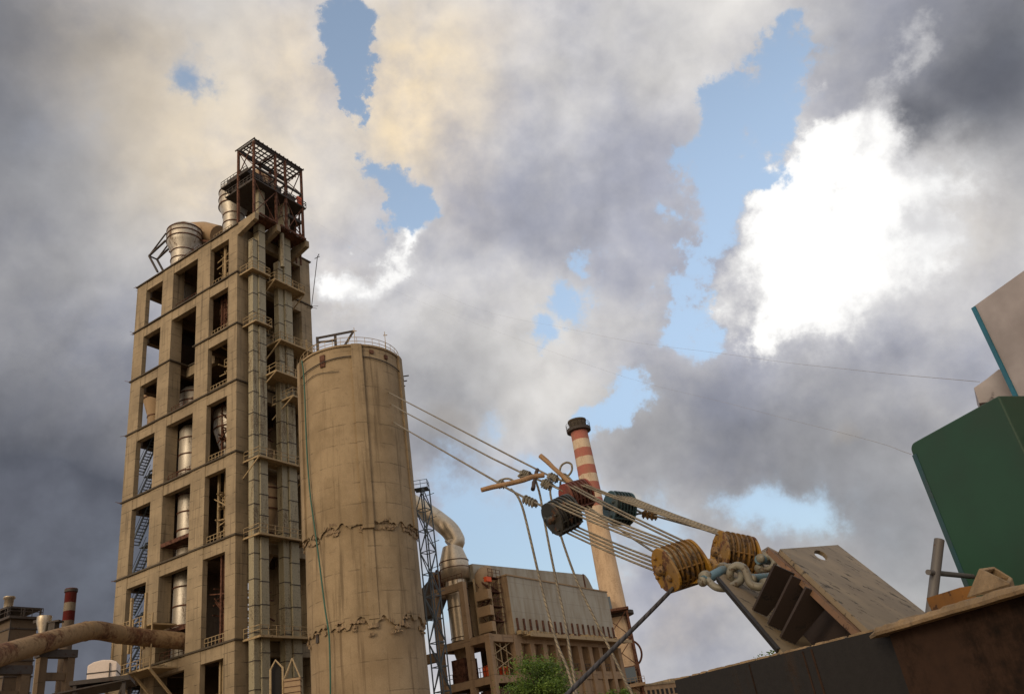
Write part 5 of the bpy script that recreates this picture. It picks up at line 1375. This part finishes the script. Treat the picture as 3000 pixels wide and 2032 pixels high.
# single lines running off toward the tower, with their eyes, clips and tails
def line(pts, label, r=.016, cat='wire rope', mat='rope', name='guy_rope'):
    P = smoothpath(pts, 5); mb = MB().tube(P, r, 8); return single(name, mb, M[mat], label, cat)
TE = TC+XV*13.9+YU*-.3
far = lambda x, y: at(x, y, 104)
def guy(pts, label):
    P = pts+[TE+ZZ*(pts[-1].z+2.5)]; c = P[0]
    mb = MB().tube(P, [.016]+[.016+.05*min(1, (p-P[0]).length/90) for p in P[1:]], 8)
    single('guy_rope', mb, M['rope'], label, 'wire rope')
ka, kr, kt = at(1598, 1487, 10.5), at(1655, 1440, 11.7), at(1692, 1428, 12.2)
guy([at(1590, 1482, 10.5), at(1545, 1461, 10.9), at(1490, 1432, 11.3), at(1452, 1409, 11.8), at(1300, 1321, 20), at(1190, 1258, 40), at(1150, 1234, 100)], 'lowest guy rope from the black block up behind the silo')
guy([at(1652, 1438, 11.6), at(1600, 1414, 12), at(1532, 1386, 12.4), at(1438, 1340, 15), at(1300, 1267, 26), at(1192, 1210, 50), at(1140, 1180, 102)], 'middle guy rope from the red block up behind the silo')
guy([at(1772, 1478, 12.4), at(1740, 1458, 12.5), at(1690, 1424, 12.6), at(1612, 1394, 12.8), at(1505, 1340, 16), at(1300, 1233, 28), at(1190, 1176, 52), at(1130, 1144, 102)], 'top guy rope past the upright timber stick up behind the silo')
clips(at(1570, 1474, 10.7), at(1536, 1458, 10.95), 4, 1.25, 'rope clip on the lowest guy rope just above the black block')
clips(at(1462, 1414, 11.6), at(1474, 1418, 11.5), 2, 1.3, 'rope clip on the lowest guy rope beside the long timber stick')
clips(at(1530, 1385, 12.4), at(1552, 1392, 12.3), 4, 1.5, 'rope clip on the middle guy rope above the long timber stick')
clips(at(1594, 1412, 12), at(1612, 1420, 11.95), 3, 1.6, 'rope clip on the middle guy rope near the red block')
clips(at(1610, 1392, 12.8), at(1632, 1402, 12.75), 3, 1.5, 'rope clip on the top guy rope left of the tall timber stick')
clips(at(1646, 1396, 12.5), at(1656, 1392, 12.5), 2, 1.2, 'rope clip by the big rope loop, right of the tall timber stick')
line([at(1456, 1418, 11.6), at(1464, 1407, 11.6), at(1486, 1401, 11.6), at(1504, 1408, 11.5), at(1500, 1418, 11.5)], 'small rope loop at the left knot above the long timber stick', .016)
line([at(1551, 1393, 12.3), at(1526, 1396, 12.3), at(1519, 1393, 12.3), at(1530, 1386, 12.35)], 'flat rope eye ahead of the middle clips', .016)
line([at(1612, 1399, 12.7), at(1614, 1412, 12.7), at(1628, 1426, 12.6), at(1640, 1427, 12.6), at(1642, 1410, 12.6)], 'dark hanging rope loop under the top clips', .018, mat='ropedark')
line([at(1648, 1397, 12.5), at(1640, 1382, 12.5), at(1645, 1363, 12.5), at(1660, 1354, 12.5), at(1674, 1360, 12.5), at(1675, 1378, 12.5), at(1664, 1393, 12.5), at(1648, 1397, 12.5)], 'big round rope loop in front of the chimney', .017)
line([at(1652, 1390, 12.5), at(1660, 1391, 12.5), at(1680, 1412, 12.4), at(1700, 1428, 12.2)], 'rope tail from the big loop to the red block', .016)
# tails hanging to the ground
def hang(pts, label):
    e = pts[-1]; pts = pts+[Vector((e.x+.1, e.y-.2, .03)), Vector((e.x+.8, e.y-.5, .02))]
    line(pts, label, .017)
hang([at(1497, 1432, 11.3), at(1516, 1452, 11.2), at(1532, 1490, 11.1), at(1552, 1570, 11.0), at(1580, 1690, 10.8), at(1605, 1790, 10.6), at(1634, 1890, 10.4), at(1668, 1975, 10.2), at(1700, 2100, 9.8)+ZZ*-.2], 'leftmost hanging rope tail falling across the filter house')
hang([at(1569, 1405, 12.0), at(1582, 1450, 11.9), at(1598, 1540, 11.8), at(1614, 1624, 11.7), at(1634, 1720, 11.5), at(1652, 1800, 11.3), at(1670, 1910, 11.1), at(1688, 2020, 10.9), at(1700, 2110, 10.7)], 'middle hanging rope tail falling across the filter house')
hang([at(1614, 1424, 12), at(1613, 1450, 11.9), at(1630, 1520, 11.8), at(1650, 1590, 11.7), at(1690, 1700, 11.5), at(1742, 1810, 11.3), at(1782, 1890, 11.2), at(1830, 1990, 11.0), at(1870, 2090, 10.8)], 'rightmost hanging rope tail, from behind the black block')
line([at(1972, 1722, 8.9), at(1900, 1796, 8.6), at(1780, 1915, 8.1), at(1660, 2034, 7.6), at(1560, 2130, 7.3), at(1560, 2130, 7.3)*2-at(1660, 2034, 7.6)+(at(1560, 2130, 7.3)-at(1660, 2034, 7.6))], 'dark taut haul line from the nearer yellow block down to the left', .022, mat='ropedark', name='haul_rope')
# timber sticks wedged through the ropes
def stick(p, q, w, label, mat='wood', h=None):
    mb = MB(); n = 6
    pts = [p.lerp(q, t/n)+Vector((random.uniform(-1, 1), random.uniform(-1, 1), random.uniform(-1, 1)))*w*.12 for t in range(n+1)]
    mb.tube(pts, [w*random.uniform(.46, .56) for _ in pts], 8)
    return single('timber_stick', mb, M[mat], label, 'stick', 'sticks wedged in the ropes')
stick(at(1411, 1434, 11.4), at(1592, 1390, 11.6), .075, 'long pale timber stick wedged level through the left guy ropes')
stick(at(1584, 1334, 12.2), at(1700, 1442, 12.0), .07, 'tall pale timber stick sloping down onto the red block')
stick(at(1574, 1374, 12.1), at(1560, 1433, 11.8), .06, 'short dark timber stick hanging across the middle ropes', 'wooddark')
# thin stay wires high across the sky
def stay(pts, label): line(pts, label, .026, 'wire', 'ropedark', 'stay_wire')
line([at(905, 640, 112), at(1290, 860, 75), at(1700, 970, 46), at(2150, 1040, 26), at(2500, 1083, 16), at(2870, 1118, 10.0)], 'upper thin stay wire crossing the sky from the tower to the white panel', .0032, 'wire', 'thinwire', 'stay_wire')
line([at(912, 735, 112), at(1200, 870, 80), at(1700, 1060, 46), at(2150, 1185, 26), at(2500, 1276, 14), at(2670, 1330, 8.2)], 'lower thin stay wire crossing the sky to the green cabinet', .0028, 'wire', 'thinwire', 'stay_wire')
